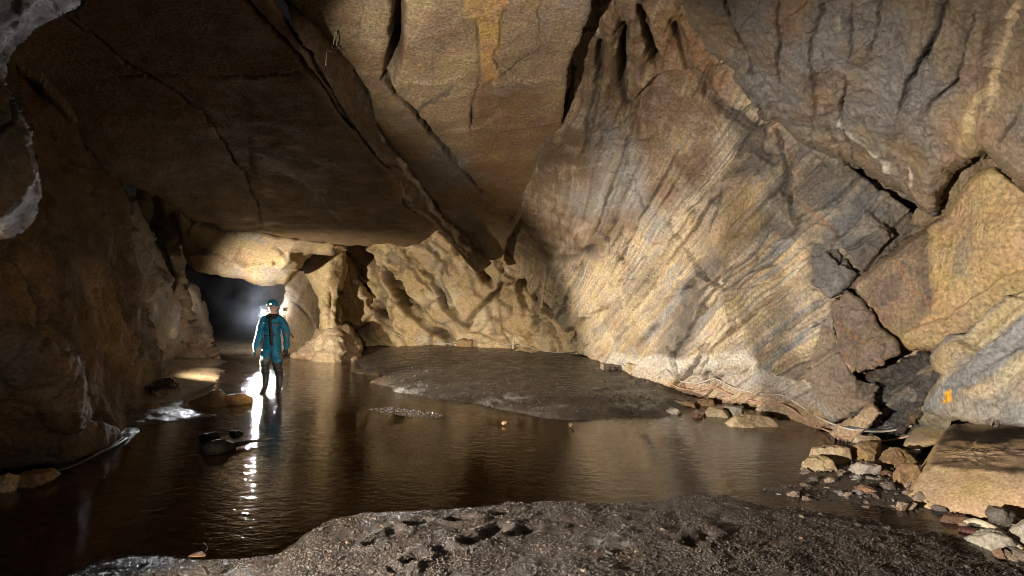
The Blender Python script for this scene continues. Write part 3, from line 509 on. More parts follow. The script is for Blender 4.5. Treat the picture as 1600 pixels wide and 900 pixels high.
mass('rock_block', [(1439, 643), (1447, 615), (1467, 588), (1465, 570), (1474, 540), (1485, 528), (1520, 498), (1600, 449), (1760, 360), (1760, 720), (1600, 668), (1500, 660)],
    [(1439, 640, 5.7), (1474, 535, 5.45), (1600, 449, 4.75), (1760, 360, 4.1), (1760, 700, 3.7), (1600, 655, 4.5), (1520, 580, 5.0)],
    rightwall, paint((.40, .31, .18), ((BLUE, 'sc', -.2, .3, .85, 1.2), (PALE, 'sc', .1, .6, .6, 2.3), (GREY, 2., .2, .6, .5)), 131,
        marks=(('patch', [(1440, 640), (1460, 605), (1510, 615), (1600, 635), (1600, 660), (1440, 650)], 8, (.30, .29, .27), .7), ('patch', [(1479, 613), (1489, 608), (1490, 619), (1484, 627), (1478, 626)], 1.6, (.95, .56, .0), 1.0), ('patch', [(1479, 613), (1489, 608), (1490, 619), (1484, 627), (1478, 626)], 1.6, (.95, .56, .0), 1.0), ('patch', [(1479, 613), (1489, 608), (1490, 619), (1484, 627), (1478, 626)], 1.6, (.95, .56, .0), 1.0))),
    big=.05, bigf=1., fac=.05, facf=1.6, fine=.014, finef=9, strata=(stratum((1450, 620, 5.6), (1600, 505, 4.7), (1500, 530, 5.3)), 5., .07, .4), thick=.8, roll=.2, rollw=10, seed=24,
    feats=(('crack', [(1477, 534), (1540, 490), (1610, 448)], 4, .14), ('crack', [(1478, 592), (1530, 550), (1605, 500)], 2.5, .07), ('crack', [(1505, 530), (1520, 540), (1532, 550)], 2.5, .06), ('lump', [(1480, 560), (1500, 545)], 22, .10), ('crack', [(1505, 600), (1560, 560), (1600, 540)], 1.8, .03), ('crack', [(1514, 597), (1520, 603)], 4, .05)))
mass('rock_block', [(1320, 454), (1334, 460), (1362, 493), (1384, 521), (1397, 531), (1401, 549), (1365, 570), (1330, 585), (1318, 570), (1307, 535), (1299, 500), (1299, 479)],
    [(1320, 454, 6.35), (1362, 493, 6.1), (1401, 549, 5.85), (1330, 585, 6.2), (1299, 490, 6.55), (1340, 530, 6.1), (1318, 560, 6.35)],
    rightwall, paint((.16, .12, .085), ((GREY, 2.5, 0, .5, .6), (RUST, 3., .25, .55, .6)), 141, marks=(('line', [(1303, 520), (1315, 560), (1330, 585), (1370, 568), (1400, 552)], 4, (.5, .33, .2), .7), ('line', [(1300, 500), (1335, 530), (1370, 535)], 4, RUST, .6))), big=.05, bigf=1.4, fac=.05, facf=1.6, fine=.02, finef=12, frac=(SN, 1.6, 3., .08, .03, .07, -.3), thick=.7, roll=.05, rollw=5, seed=25, step=1.7)
mass('rock_block', [(1266, 400), (1272, 380), (1293, 373), (1312, 388), (1320, 404), (1333, 430), (1318, 453), (1294, 467), (1280, 452), (1266, 440)], [(1266, 400, 7.0), (1292, 374, 7.05), (1333, 430, 6.6), (1293, 466, 6.75), (1268, 440, 6.95), (1300, 425, 6.72), (1290, 405, 6.78)],
    rightwall, paint((.10, .092, .082), ((GREY, 3., 0, .5, .6), (BROWN, 4., .2, .5, .5)), 142, marks=(('patch', [(1272, 380), (1293, 373), (1320, 404), (1333, 430), (1318, 420), (1290, 402), (1270, 402)], 3, (.17, .16, .145), .8),)), big=.03, bigf=1.6, fac=.04, facf=2.2, fine=.014, finef=12, thick=.6, roll=.03, rollw=4, seed=26, step=1.7, jit=.5,
    feats=(('ledge', [(1264, 402), (1290, 403), (1318, 420), (1334, 434)], 2.5, .07, 16), ('crack', [(1310, 388), (1318, 405), (1312, 418)], 2, .06)))
mass('rock_block', [(1299, 486), (1310, 530), (1331, 584), (1372, 600), (1360, 635), (1300, 660), (1279, 640), (1266, 605), (1263, 575), (1281, 516)], [(1299, 486, 6.65), (1331, 584, 6.35), (1372, 600, 6.2), (1300, 660, 6.7), (1266, 605, 7.0), (1281, 516, 6.9), (1300, 580, 6.6)],
    rightwall, paint((.17, .13, .09), ((GREY, 2., 0, .5, .7), (DARK, 2.5, .1, .5, .6)), 143), big=.05, bigf=1.4, fac=.06, facf=1.6, fine=.02, finef=12, frac=(SN, 1.6, 2.6, .08, .03, .07, -.3), thick=.7, roll=.05, rollw=5, seed=27, step=1.7)
mass('rock_block', [(1300, 672), (1330, 650), (1362, 629), (1377, 644), (1366, 660), (1347, 675), (1332, 692), (1305, 684)], [(1300, 675, 6.5), (1362, 629, 6.15), (1377, 646, 5.95), (1332, 692, 6.2)],
    rightwall, paint((.36, .26, .16), ((BROWN, 3., .1, .5, .5),), 144), big=.03, bigf=2, fac=.06, facf=3, fine=.014, finef=12, thick=.5, roll=.12, rollw=6, seed=28)
mass('rock_face', [(1328, 692), (1342, 650), (1352, 610), (1372, 580), (1410, 560), (1445, 552), (1470, 560), (1470, 590), (1450, 620), (1440, 650), (1410, 676), (1360, 690)],
    [(1328, 692, 6.45), (1352, 610, 6.4), (1410, 560, 6.0), (1470, 560, 5.65), (1440, 650, 5.95), (1380, 670, 6.25), (1400, 610, 6.2)],
    rightwall, paint((.055, .05, .047), ((GREY, 3., .2, .6, .6), (BROWN, 3., .1, .5, .6)), 151, wet0=.4), WETROCK, big=.09, bigf=2.2, fac=.12, facf=3.6, fine=.03, finef=12, rid=.03, ridf=5., thick=.5, roll=.1, rollw=6, seed=29, step=1.8)
# ------------------------------------------------------------------ stream bed, banks and water
def gpoly(pl, z=0.0): return np.array([ground(x, y, z)[:2] for x, y in pl])
FORE = gpoly([(105, 897), (150, 875), (189, 868), (245, 872), (315, 874), (385, 879), (448, 872), (483, 852), (504, 826), (520, 816), (607, 808), (674, 801), (730, 796), (786, 785), (835, 788), (957, 791), (1010, 788), (1080, 777), (1110, 769), (1138, 769), (1173, 777), (1208, 791), (1278, 797), (1337, 806), (1407, 826), (1477, 832), (1512, 846), (1547, 877), (1600, 900), (1700, 960), (1800, 1500), (-200, 1500), (-100, 960)])
SPIT = gpoly([(1194, 769), (1222, 763), (1267, 760), (1262, 740), (1300, 700), (1340, 688), (1440, 670), (1700, 690), (1800, 960), (1640, 930), (1560, 858), (1520, 826), (1440, 800), (1360, 792), (1280, 782)])
MID = gpoly([(556, 566), (565, 572), (583, 592), (611, 611), (639, 618), (702, 630), (765, 637), (835, 646), (905, 653), (1010, 655), (1036, 656), (1062, 640), (1090, 622), (1160, 606), (1300, 590), (1500, 560), (900, 530), (620, 520), (480, 524), (490, 540), (530, 556)])
LEFTB = gpoly([(345, 563), (341, 576), (338, 586), (352, 590), (345, 600), (312, 607), (300, 625), (318, 640), (332, 648), (316, 658), (270, 663), (215, 668), (200, 690), (150, 715), (60, 745), (-200, 770), (-200, 640), (100, 560), (250, 555)])
FAR = gpoly([(300, 556), (380, 557), (430, 554), (458, 556), (560, 566), (600, 540), (640, 500), (100, 500), (240, 556)])
STRIP = gpoly([(583, 638), (620, 634), (665, 640), (707, 648), (690, 652), (640, 650), (600, 646)])
SHELF = gpoly([(470, 588), (500, 585), (530, 600), (525, 612), (490, 618), (462, 606)])
def psd(Q, pl):
    d, _, _ = polydist(Q, np.r_[pl, pl[:1]]); return np.where(inside(Q, pl), d, -d)
HOLES = [((572, 847), (618, 826), 11, .10), ((646, 820), (667, 811), 12, .07), ((716, 810), (737, 806), 12, .10), ((737, 850), (783, 822), 13, .12), ((775, 794), (798, 787), 10, .06), ((645, 880), (662, 872), 15, .10), ((620, 893), (640, 895), 12, .08), ((1080, 850), (1100, 834), 14, .06), ((800, 830), (830, 822), 16, .05), ((596, 842), (640, 830), 8, .05)]
def terrain_z(XY, fine=True):
    P3 = np.c_[XY, np.zeros(len(XY))]
    wx = XY + .10*np.c_[vn(P3*2.1, 61), vn(P3*2.1, 62)] + .03*np.c_[vn(P3*8, 63), vn(P3*8, 64)]
    wx = wx + (sm(6.5, 8.5, XY[:, 1])*.28)[:, None]*np.c_[vn(P3*1.1, 91), vn(P3*1.1, 92)]
    z = np.full(len(XY), -.16) + .03*fbm(P3*.9, 3, 65)
    def prof(s, top, L, shelf=.30): return np.where(s > 0, top*(1-np.exp(-np.maximum(s, 0)/L)), -.2*(1-np.exp(np.minimum(s, 0)/shelf)))
    b = []
    s = psd(wx, FORE); b.append(prof(s, .095, .55, .5))
    s = psd(wx, SPIT); b.append(prof(s, .07, .5, .35))
    s = psd(wx, MID); b.append(prof(s, .15, .45, .6) + np.where(s > 0, .019*np.clip(XY[:, 1]-9, 0, 12)*sm(0, 2.5, s), 0))
    s = psd(wx, LEFTB); b.append(prof(s, .14, .8, .7))
    s = psd(wx, FAR); b.append(prof(s, .30, 1.5, .8))
    s = psd(wx, STRIP); b.append(prof(s, .018, .25, .4))
    s = psd(wx, SHELF); b.append(prof(s, .0, .25, .6)-.012)
    for k in b: z = np.maximum(z, k) if k is b[0] else np.where(np.abs(z-k) < .06, np.maximum(z, k)+(.06-np.abs(z-k))**2/.24, np.maximum(z, k))
    land = sm(-.06, .03, z)
    z = z + land*(.022*fbm(P3*2.3, 4, 66) + .012*fbm(P3*9, 3, 67))
    for a, bb, w, dep in HOLES:
        g0, g1 = ground(*a, .07)[:2], ground(*bb, .07)[:2]; sc = np.linalg.norm(ground(a[0]+w, a[1], .07)[:2]-g0)
        m = np.where(np.abs(XY-(g0+g1)/2).max(1) < 1.0)[0]
        if len(m):
            ds, _, _ = polydist(wx[m]*.4+XY[m]*.6, np.array([g0, g1])); z[m] += -.62*dep*sm(sc*1.25, sc*.1, ds)*(.7+.6*vn(P3[m]*9, 81)) + dep*.22*np.exp(-((ds-sc*1.6)/(sc*.6))**2)
    if fine:
        near = sm(14, 6, np.hypot(XY[:, 0], XY[:, 1]))
        f1, f2, _, _ = worley(P3*np.array([22, 22, 1.])+np.c_[np.zeros((len(XY), 2)), np.full(len(XY), .5)], 68)
        z = z + land*(.010*(.6-f1))*(.4+.6*near)
    return z
def terrain_mesh():
    rows = np.r_[np.arange(493.5, 540, 1.2), np.arange(540, 910, 1.8), np.geomspace(912, 1900, 24)]
    cols = np.r_[np.linspace(-700, -60, 40), np.arange(-50, 1650, 2.6), np.linspace(1660, 2300, 40)]
    X, Y = np.meshgrid(cols, rows); G = ground_v(X.ravel(), Y.ravel()); XY = G[:, :2]
    z = terrain_z(XY); V = np.c_[XY, z]; ny, nx = len(rows), len(cols)
    i = np.arange(nx*ny).reshape(ny, nx)
    fc = np.stack([i[:-1, :-1].ravel(), i[1:, :-1].ravel(), i[1:, 1:].ravel(), i[:-1, 1:].ravel()], 1)
    P3 = np.c_[XY, z]
    c = np.tile((.052, .041, .034), (len(V), 1)); wet = np.full(len(V), .75)
    c = mixc(c, (.08, .055, .036), sm(0, .5, fbm(P3*1.1, 4, 70))*.7)
    c = mixc(c, (.032, .027, .023), sm(.0, .5, fbm(P3*2.1, 4, 71))*.7)
    sand = np.maximum(sm(-.2, .25, psd(XY, LEFTB)), sm(-.2, .3, psd(XY, FAR)))*sm(-5., -6., XY[:, 0]+.25*(XY[:, 1]-8)*0)
    c = mixc(c, (.36, .26, .15), sand*.85*(.6+.4*sm(-.4, .3, fbm(P3*2, 4, 72)))); wet = wet + .5*sand
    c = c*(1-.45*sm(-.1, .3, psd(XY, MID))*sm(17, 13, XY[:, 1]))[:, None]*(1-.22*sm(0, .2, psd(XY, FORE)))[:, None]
    # dry pale silt and grey mud on the far bank, whitish scum patches
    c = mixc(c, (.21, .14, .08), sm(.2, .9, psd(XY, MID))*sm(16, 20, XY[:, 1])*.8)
    for px, py, r in ((790, 612, .35), (960, 605, .4), (1000, 622, .3), (945, 838, .16), (1120, 805, .16), (1415, 868, .14), (640, 595, .4), (870, 622, .2)):
        g = ground(px, py, .1 if py > 700 else .2)[:2]; dd = np.hypot((XY[:, 0]-g[0])*.55, XY[:, 1]-g[1])
        c = mixc(c, (.24, .235, .23), sm(r, r*.2, dd)*sm(.0, .35, fbm(P3*11, 4, 73)+.15))
    under = sm(.0, -.05, z); c = mixc(c, (.46, .33, .17), under*.85)
    c = c*(1+.45*fbm(P3*14, 3, 74))[:, None]
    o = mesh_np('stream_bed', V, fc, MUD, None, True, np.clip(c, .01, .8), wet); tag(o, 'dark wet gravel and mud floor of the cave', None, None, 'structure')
def ground_v(px, py, z=0.0):
    v = FWD + RGT*((px-800)/F)[:, None] + UPV*((450-py)/F)[:, None]; t = (z-CAM[2])/v[:, 2]
    return CAM + v*t[:, None]
terrain_mesh()
def water_mat():
    m, N, L, B = mat_new('stream_water'); out = N['Material Output']; N.remove(B)
    gl = N.new('ShaderNodeBsdfGlossy'); gl.inputs['Roughness'].default_value = .045; gl.inputs['Color'].default_value = (1, 1, 1, 1)
    tr = N.new('ShaderNodeBsdfTransparent'); tr.inputs['Color'].default_value = (.93, .84, .66, 1)
    fr = N.new('ShaderNodeFresnel'); fr.inputs['IOR'].default_value = 1.33
    mx = N.new('ShaderNodeMixShader'); ge = N.new('ShaderNodeNewGeometry')
    mp = N.new('ShaderNodeMapping'); mp.inputs['Scale'].default_value = (1, 1.9, 1); mp.inputs['Rotation'].default_value = (0, 0, .35); L.new(ge.outputs['Position'], mp.inputs['Vector'])
    n1 = N.new('ShaderNodeTexNoise'); n1.inputs['Scale'].default_value = 5.5; n1.inputs['Detail'].default_value = 3; n1.inputs['Distortion'].default_value = .8; L.new(mp.outputs[0], n1.inputs['Vector'])
    n2 = N.new('ShaderNodeTexNoise'); n2.inputs['Scale'].default_value = 16; n2.inputs['Detail'].default_value = 2; n2.inputs['Distortion'].default_value = .5; L.new(mp.outputs[0], n2.inputs['Vector'])
    n3 = N.new('ShaderNodeTexNoise'); n3.inputs['Scale'].default_value = .55; n3.inputs['Detail'].default_value = 2; L.new(ge.outputs['Position'], n3.inputs['Vector'])
    ad = N.new('ShaderNodeMath'); ad.operation = 'MULTIPLY_ADD'; L.new(n2.outputs[0], ad.inputs[0]); ad.inputs[1].default_value = .35; L.new(n1.outputs[0], ad.inputs[2])
    st = N.new('ShaderNodeMapRange'); st.inputs[1].default_value = .35; st.inputs[2].default_value = .65; st.inputs[3].default_value = .06; st.inputs[4].default_value = 1.0; L.new(n3.outputs[0], st.inputs[0])
    bp = N.new('ShaderNodeBump'); bp.inputs['Distance'].default_value = .014; L.new(ad.outputs[0], bp.inputs['Height']); 
    vs = N.new('ShaderNodeVectorMath'); vs.operation = 'DISTANCE'; L.new(ge.outputs['Position'], vs.inputs[0]); vs.inputs[1].default_value = (-4.9, 12.2, 0)
    wk = N.new('ShaderNodeMapRange'); wk.inputs[1].default_value = 5.; wk.inputs[2].default_value = .8; wk.inputs[3].default_value = 0; wk.inputs[4].default_value = 2.2; L.new(vs.outputs['Value'], wk.inputs[0])
    sa = N.new('ShaderNodeMath'); L.new(st.outputs[0], sa.inputs[0]); L.new(wk.outputs[0], sa.inputs[1])
    sb = N.new('ShaderNodeMath'); sb.operation = 'MULTIPLY'; sb.inputs[1].default_value = .008; L.new(sa.outputs[0], sb.inputs[0]); L.new(sb.outputs[0], bp.inputs['Distance'])
    L.new(bp.outputs[0], gl.inputs['Normal']); L.new(bp.outputs[0], fr.inputs['Normal'])
    L.new(fr.outputs[0], mx.inputs[0]); L.new(tr.outputs[0], mx.inputs[1]); L.new(gl.outputs[0], mx.inputs[2]); L.new(mx.outputs[0], out.inputs['Surface'])
    return m
w = mesh_np('stream_water', [(-40, -6, 0), (40, -6, 0), (40, 60, 0), (-40, 60, 0)], [(0, 1, 2, 3)], water_mat(), None, False)
tag(w, 'shallow brown stream water with fine ripples', None, None, 'structure')

# ------------------------------------------------------------------ placing helpers
bpy.context.view_layer.update()
DG = bpy.context.evaluated_depsgraph_get()
def hit(px, py, back=.0):
    r = ray(np.array(float(px)), np.array(float(py)))
    o = CAM.copy(); dist = 0
    for _ in range(8):
        ok, loc, nor, _, ob, _ = S.ray_cast(DG, Vector(o), Vector(r))
        if not ok: return ground(px, py)
        if ob.name.startswith(('stream_water', 'mist')): o = np.array(loc)+r*.002; continue
        return np.array(loc) - r*back
def gz(x, y): return float(terrain_z(np.array([[x, y]]), False)[0])
def ico(n):
    bm = bmesh.new(); bmesh.ops.create_icosphere(bm, subdivisions=n, radius=1)
    V = np.array([v.co[:] for v in bm.verts]); Fc = np.array([[v.index for v in f.verts] for f in bm.faces]); bm.free(); return V, Fc
ICO = {n: ico(n) for n in (1, 2, 3, 4, 5, 6)}
def hull_planes(pts):
    bm = bmesh.new()
    for p in pts: bm.verts.new(p)
    bmesh.ops.convex_hull(bm, input=bm.verts[:]); bm.normal_update()
    pl = [(np.array(f.normal), float(np.dot(f.normal, f.verts[0].co))) for f in bm.faces if f.calc_area() > 1e-6]; bm.free(); return pl
def polyrock(name, planes, cen, colour, parent=None, n=5, p=16, rough=.03, rf=3., mat=None, seed=0, fine=.012):
    D, Fc = ICO[n]; acc = np.zeros(len(D))
    for nr, d in planes:
        t = np.maximum(D@nr, 0)/max(d, 1e-3); acc += t**p
    r = acc**(-1/p); V = D*r[:, None]; size = np.median(r)
    Pw = V+cen
    dn = rough*size*fbm(Pw*rf/size*.35, 4, seed)+ .5*rough*size*facet(Pw*rf/size*.5, seed+3)[0] + fine*fbm(Pw*14, 4, seed+1, .6)
    V = V + D*dn[:, None]
    col, wet = colour(V+cen, np.zeros((len(V), 2)), {}, np.zeros(len(V)), dn)
    return mesh_np(name, V+cen, Fc, mat or STONE, parent, True, np.clip(col, .004, .9), wet)
def muddy_top(o, amount=.9, rgb=(.075, .055, .038)):
    me = o.data; n = len(me.vertices); no = np.empty(n*3, np.float32); me.vertices.foreach_get('normal', no); co = np.empty(n*3, np.float32); me.vertices.foreach_get('co', co)
    c = np.empty(n*4, np.float32); a = me.color_attributes['tint']; a.data.foreach_get('color', c); c = c.reshape(-1, 4); P = co.reshape(-1, 3)
    m = sm(.78, .93, no.reshape(-1, 3)[:, 2]-.1+.25*fbm(P*3, 4, 5))*amount*(.55+.45*sm(-.3, .2, fbm(P*4, 4, 6)))
    c[:, :3] = mixc(c[:, :3], rgb, m); c[:, 3] = 1-.3*m; a.data.foreach_set('color', c.ravel().astype(np.float32))
def stone(box, label, col, group='loose rocks lying at the stream edge', depth=None, seed=0, flat=1.0, n=5, name='rock', mat=None, deep=.8, yaw=None, tilt=0., cat='rock', cuts=11):
    x0, y0, x1, y1 = box; cx = (x0+x1)/2
    if depth is None:
        h = hit(cx, y1-.12*(y1-y0)); depth = (h-CAM)@FWD + .25*(x1-x0)/F*((h-CAM)@FWD)
    w = (x1-x0)/F*depth/2; h = (y1-y0)/F*depth/2
    c = unproj(np.array(cx), np.array((y0+y1)/2.), np.array(depth))
    rg = np.random.default_rng(seed+100); pl = []
    ax = np.array([w, w*deep, h*1.05]); ct, st_ = math.cos(tilt), math.sin(tilt)
    for k in range(cuts):
        v = rg.normal(size=3); v /= np.linalg.norm(v)
        sup = np.linalg.norm(v*ax)*rg.uniform(.68, .98)
        vv = np.array([v[0]*ct-v[2]*st_, v[1], v[0]*st_+v[2]*ct]); pl.append((vv, sup))
    for v, sup in (((1, 0, 0), w), ((-1, 0, 0), w), ((0, 0, 1), h), ((0, 0, -1), h*1.2), ((0, -1, 0), w*deep), ((0, 1, 0), w*deep)): pl.append((np.array(v, float), sup))
    loc = Vector((c[0], c[1], c[2]-h))
    o = polyrock(name, pl, c, col, None, n, 36, .14, 4., mat, seed, .008*min(1, w/.2))
    me = o.data; co = np.empty(len(me.vertices)*3, np.float32); me.vertices.foreach_get('co', co)
    me.vertices.foreach_set('co', (co.reshape(-1, 3)-np.array(loc, np.float32)).ravel()); o.location = loc
    tag(o, label, cat, group); return o
def tube(name, pts, r, mat, parent=None, seg=8, taper=None, smooth_n=3):
    P = np.asarray(pts, float)
    if smooth_n:
        out = []
        for k in range(len(P)-1):
            p0, p1, p2, p3 = P[max(k-1, 0)], P[k], P[k+1], P[min(k+2, len(P)-1)]
            for t in np.arange(smooth_n)/smooth_n: out.append(.5*(2*p1+(p2-p0)*t+(2*p0-5*p1+4*p2-p3)*t*t+(3*p1-p0-3*p2+p3)*t**3))
        P = np.array(out+[P[-1]])
    T = np.gradient(P, axis=0); T /= np.maximum(np.linalg.norm(T, axis=1, keepdims=True), 1e-9)
    up = np.where(np.abs(T[:, 2:]) > .9, [[1., 0, 0]], [[0, 0, 1.]]); A = np.cross(T, up); A /= np.linalg.norm(A, axis=1, keepdims=True); B = np.cross(A, T)
    rr = np.full(len(P), r) if taper is None else r*np.interp(np.linspace(0, 1, len(P)), np.linspace(0, 1, len(taper)), taper)
    an = np.arange(seg)*2*math.pi/seg
    V = (P[:, None]+rr[:, None, None]*(np.cos(an)[None, :, None]*A[:, None]+np.sin(an)[None, :, None]*B[:, None])).reshape(-1, 3)
    n = len(P); i = np.arange(n*seg).reshape(n, seg); j = np.roll(i, -1, 1)
    fc = np.stack([i[:-1].ravel(), j[:-1].ravel(), j[1:].ravel(), i[1:].ravel()], 1)
    V = np.r_[V, P[:1], P[-1:]]; a, b = len(V)-2, len(V)-1
    caps = np.array([[a, j[0, k], i[0, k], a] for k in range(seg)]+[[b, i[-1, k], j[-1, k], b] for k in range(seg)])
    bm = bmesh.new(); vs = [bm.verts.new(v) for v in V]
    for f in fc: bm.faces.new([vs[k] for k in f])
    for f in caps: bm.faces.new([vs[k] for k in f[:3]])
    off = np.array(parent.location) if parent else np.zeros(3)
    for v in bm.verts: v.co -= Vector(off)
    me = bpy.data.meshes.new(name); bm.to_mesh(me); bm.free(); me.polygons.foreach_set('use_smooth', [True]*len(me.polygons)); me.materials.append(mat)
    o = bpy.data.objects.new(name, me); COL.objects.link(o); o.parent = parent; return o
def box(bm, c, s, rz=0, bev=.0):
    g = bmesh.ops.create_cube(bm, size=1); M = Matrix.Translation(c) @ Matrix.Rotation(rz, 4, 'Z') @ Matrix.Diagonal((*s, 1))
    bmesh.ops.transform(bm, matrix=M, verts=g['verts'])
    if bev: bmesh.ops.bevel(bm, geom=list({e for v in g['verts'] for e in v.link_edges}), offset=bev, segments=2, affect='EDGES')
def done(name, bm, mat, parent=None, smooth=False):
    me = bpy.data.meshes.new(name); bm.to_mesh(me); bm.free(); me.materials.append(mat)
    if smooth: me.polygons.foreach_set('use_smooth', [True]*len(me.polygons))
    o = bpy.data.objects.new(name, me); COL.objects.link(o); o.parent = parent; return o
# ------------------------------------------------------------------ boulders and loose rocks at the right
def up(*a): return [tuple(unproj(np.array(float(x)), np.array(float(y)), np.array(float(d)))) for x, y, d in a]
BP = np.array(up((1421, 791, 4.55), (1481, 799, 4.4), (1526, 818, 4.22), (1579, 822, 4.1), (1680, 830, 3.8), (1446, 727, 4.8), (1505, 730, 4.55), (1600, 738, 4.2), (1700, 745, 3.9), (1477, 668, 5.75), (1491, 659, 5.9), (1579, 650, 5.6), (1740, 660, 5.0), (1411, 781, 4.65), (1415, 765, 5.3), (1500, 780, 5.8), (1740, 800, 4.9)))
cen = BP.mean(0)
br = root('boulder', tuple(cen*[1, 1, 0]), 'large flat-topped tan boulder with dark muddy top at the stream edge', 'boulder')
bo = polyrock('rock_body', hull_planes([Vector(p-cen) for p in BP]), cen, paint((.40, .29, .165), ((PALE, 2., .1, .5, .5), (BROWN, 3., .1, .5, .4)), 201), br, 6, 60, .03, 3., None, 201, .02); muddy_top(bo, 1.25, (.05, .037, .027))
LP = np.array(up((1407, 697, 5.75), (1412, 686, 5.9), (1425, 671, 6.1), (1470, 636, 6.35), (1491, 636, 6.3), (1578, 650, 5.95), (1580, 662, 5.7), (1490, 668, 5.8), (1432, 704, 5.6), (1430, 700, 6.2), (1520, 660, 6.5)))
cen = LP.mean(0); o = polyrock('rock', hull_planes([Vector(p-cen) for p in LP]), cen, paint((.38, .29, .17), ((GREY, 3., .1, .5, .5), (BROWN, 4., .1, .5, .5)), 202), None, 5, 24, .06, 3., None, 202)
tag(o, 'long pale ledge-shaped rock leaning behind the large flat-topped boulder', 'rock', 'loose rocks lying at the stream edge')
WP = np.array(up((288, 637, 9.15), (292, 628, 9.4), (330, 611, 9.3), (346, 606, 9.35), (358, 626, 9.2), (356, 641, 8.95), (325, 642, 8.85), (300, 640, 9.9), (350, 628, 9.9), (300, 648, 9.0), (350, 648, 9.0)))
cen = WP.mean(0); o = polyrock('rock', hull_planes([Vector(p-cen) for p in WP]), cen, paint((.42, .33, .20), ((PALE, 4., .1, .5, .5), (BROWN, 4., .2, .5, .5)), 203), None, 5, 34, .06, 4., None, 203)
tag(o, 'pale tan wedge-shaped rock standing in the shallows left of the caver', 'rock', 'loose rocks lying at the stream edge')
RT = paint((.40, .31, .19), ((PALE, 5., 0, .5, .6), (BROWN, 6., .1, .5, .5))); RB = paint((.26, .17, .09), ((DARK, 5., .1, .5, .6), (GREY, 6., .1, .5, .5))); RG = paint((.30, .27, .22), ((PALE, 6., .1, .5, .5), (GREY, 5., 0, .5, .5))); RD = paint((.10, .085, .068), ((GREY, 5., .1, .5, .4),)); RK = paint((.022, .019, .016))
RR = paint((.15, .09, .055), ((DARK, 7., .1, .5, .5),))
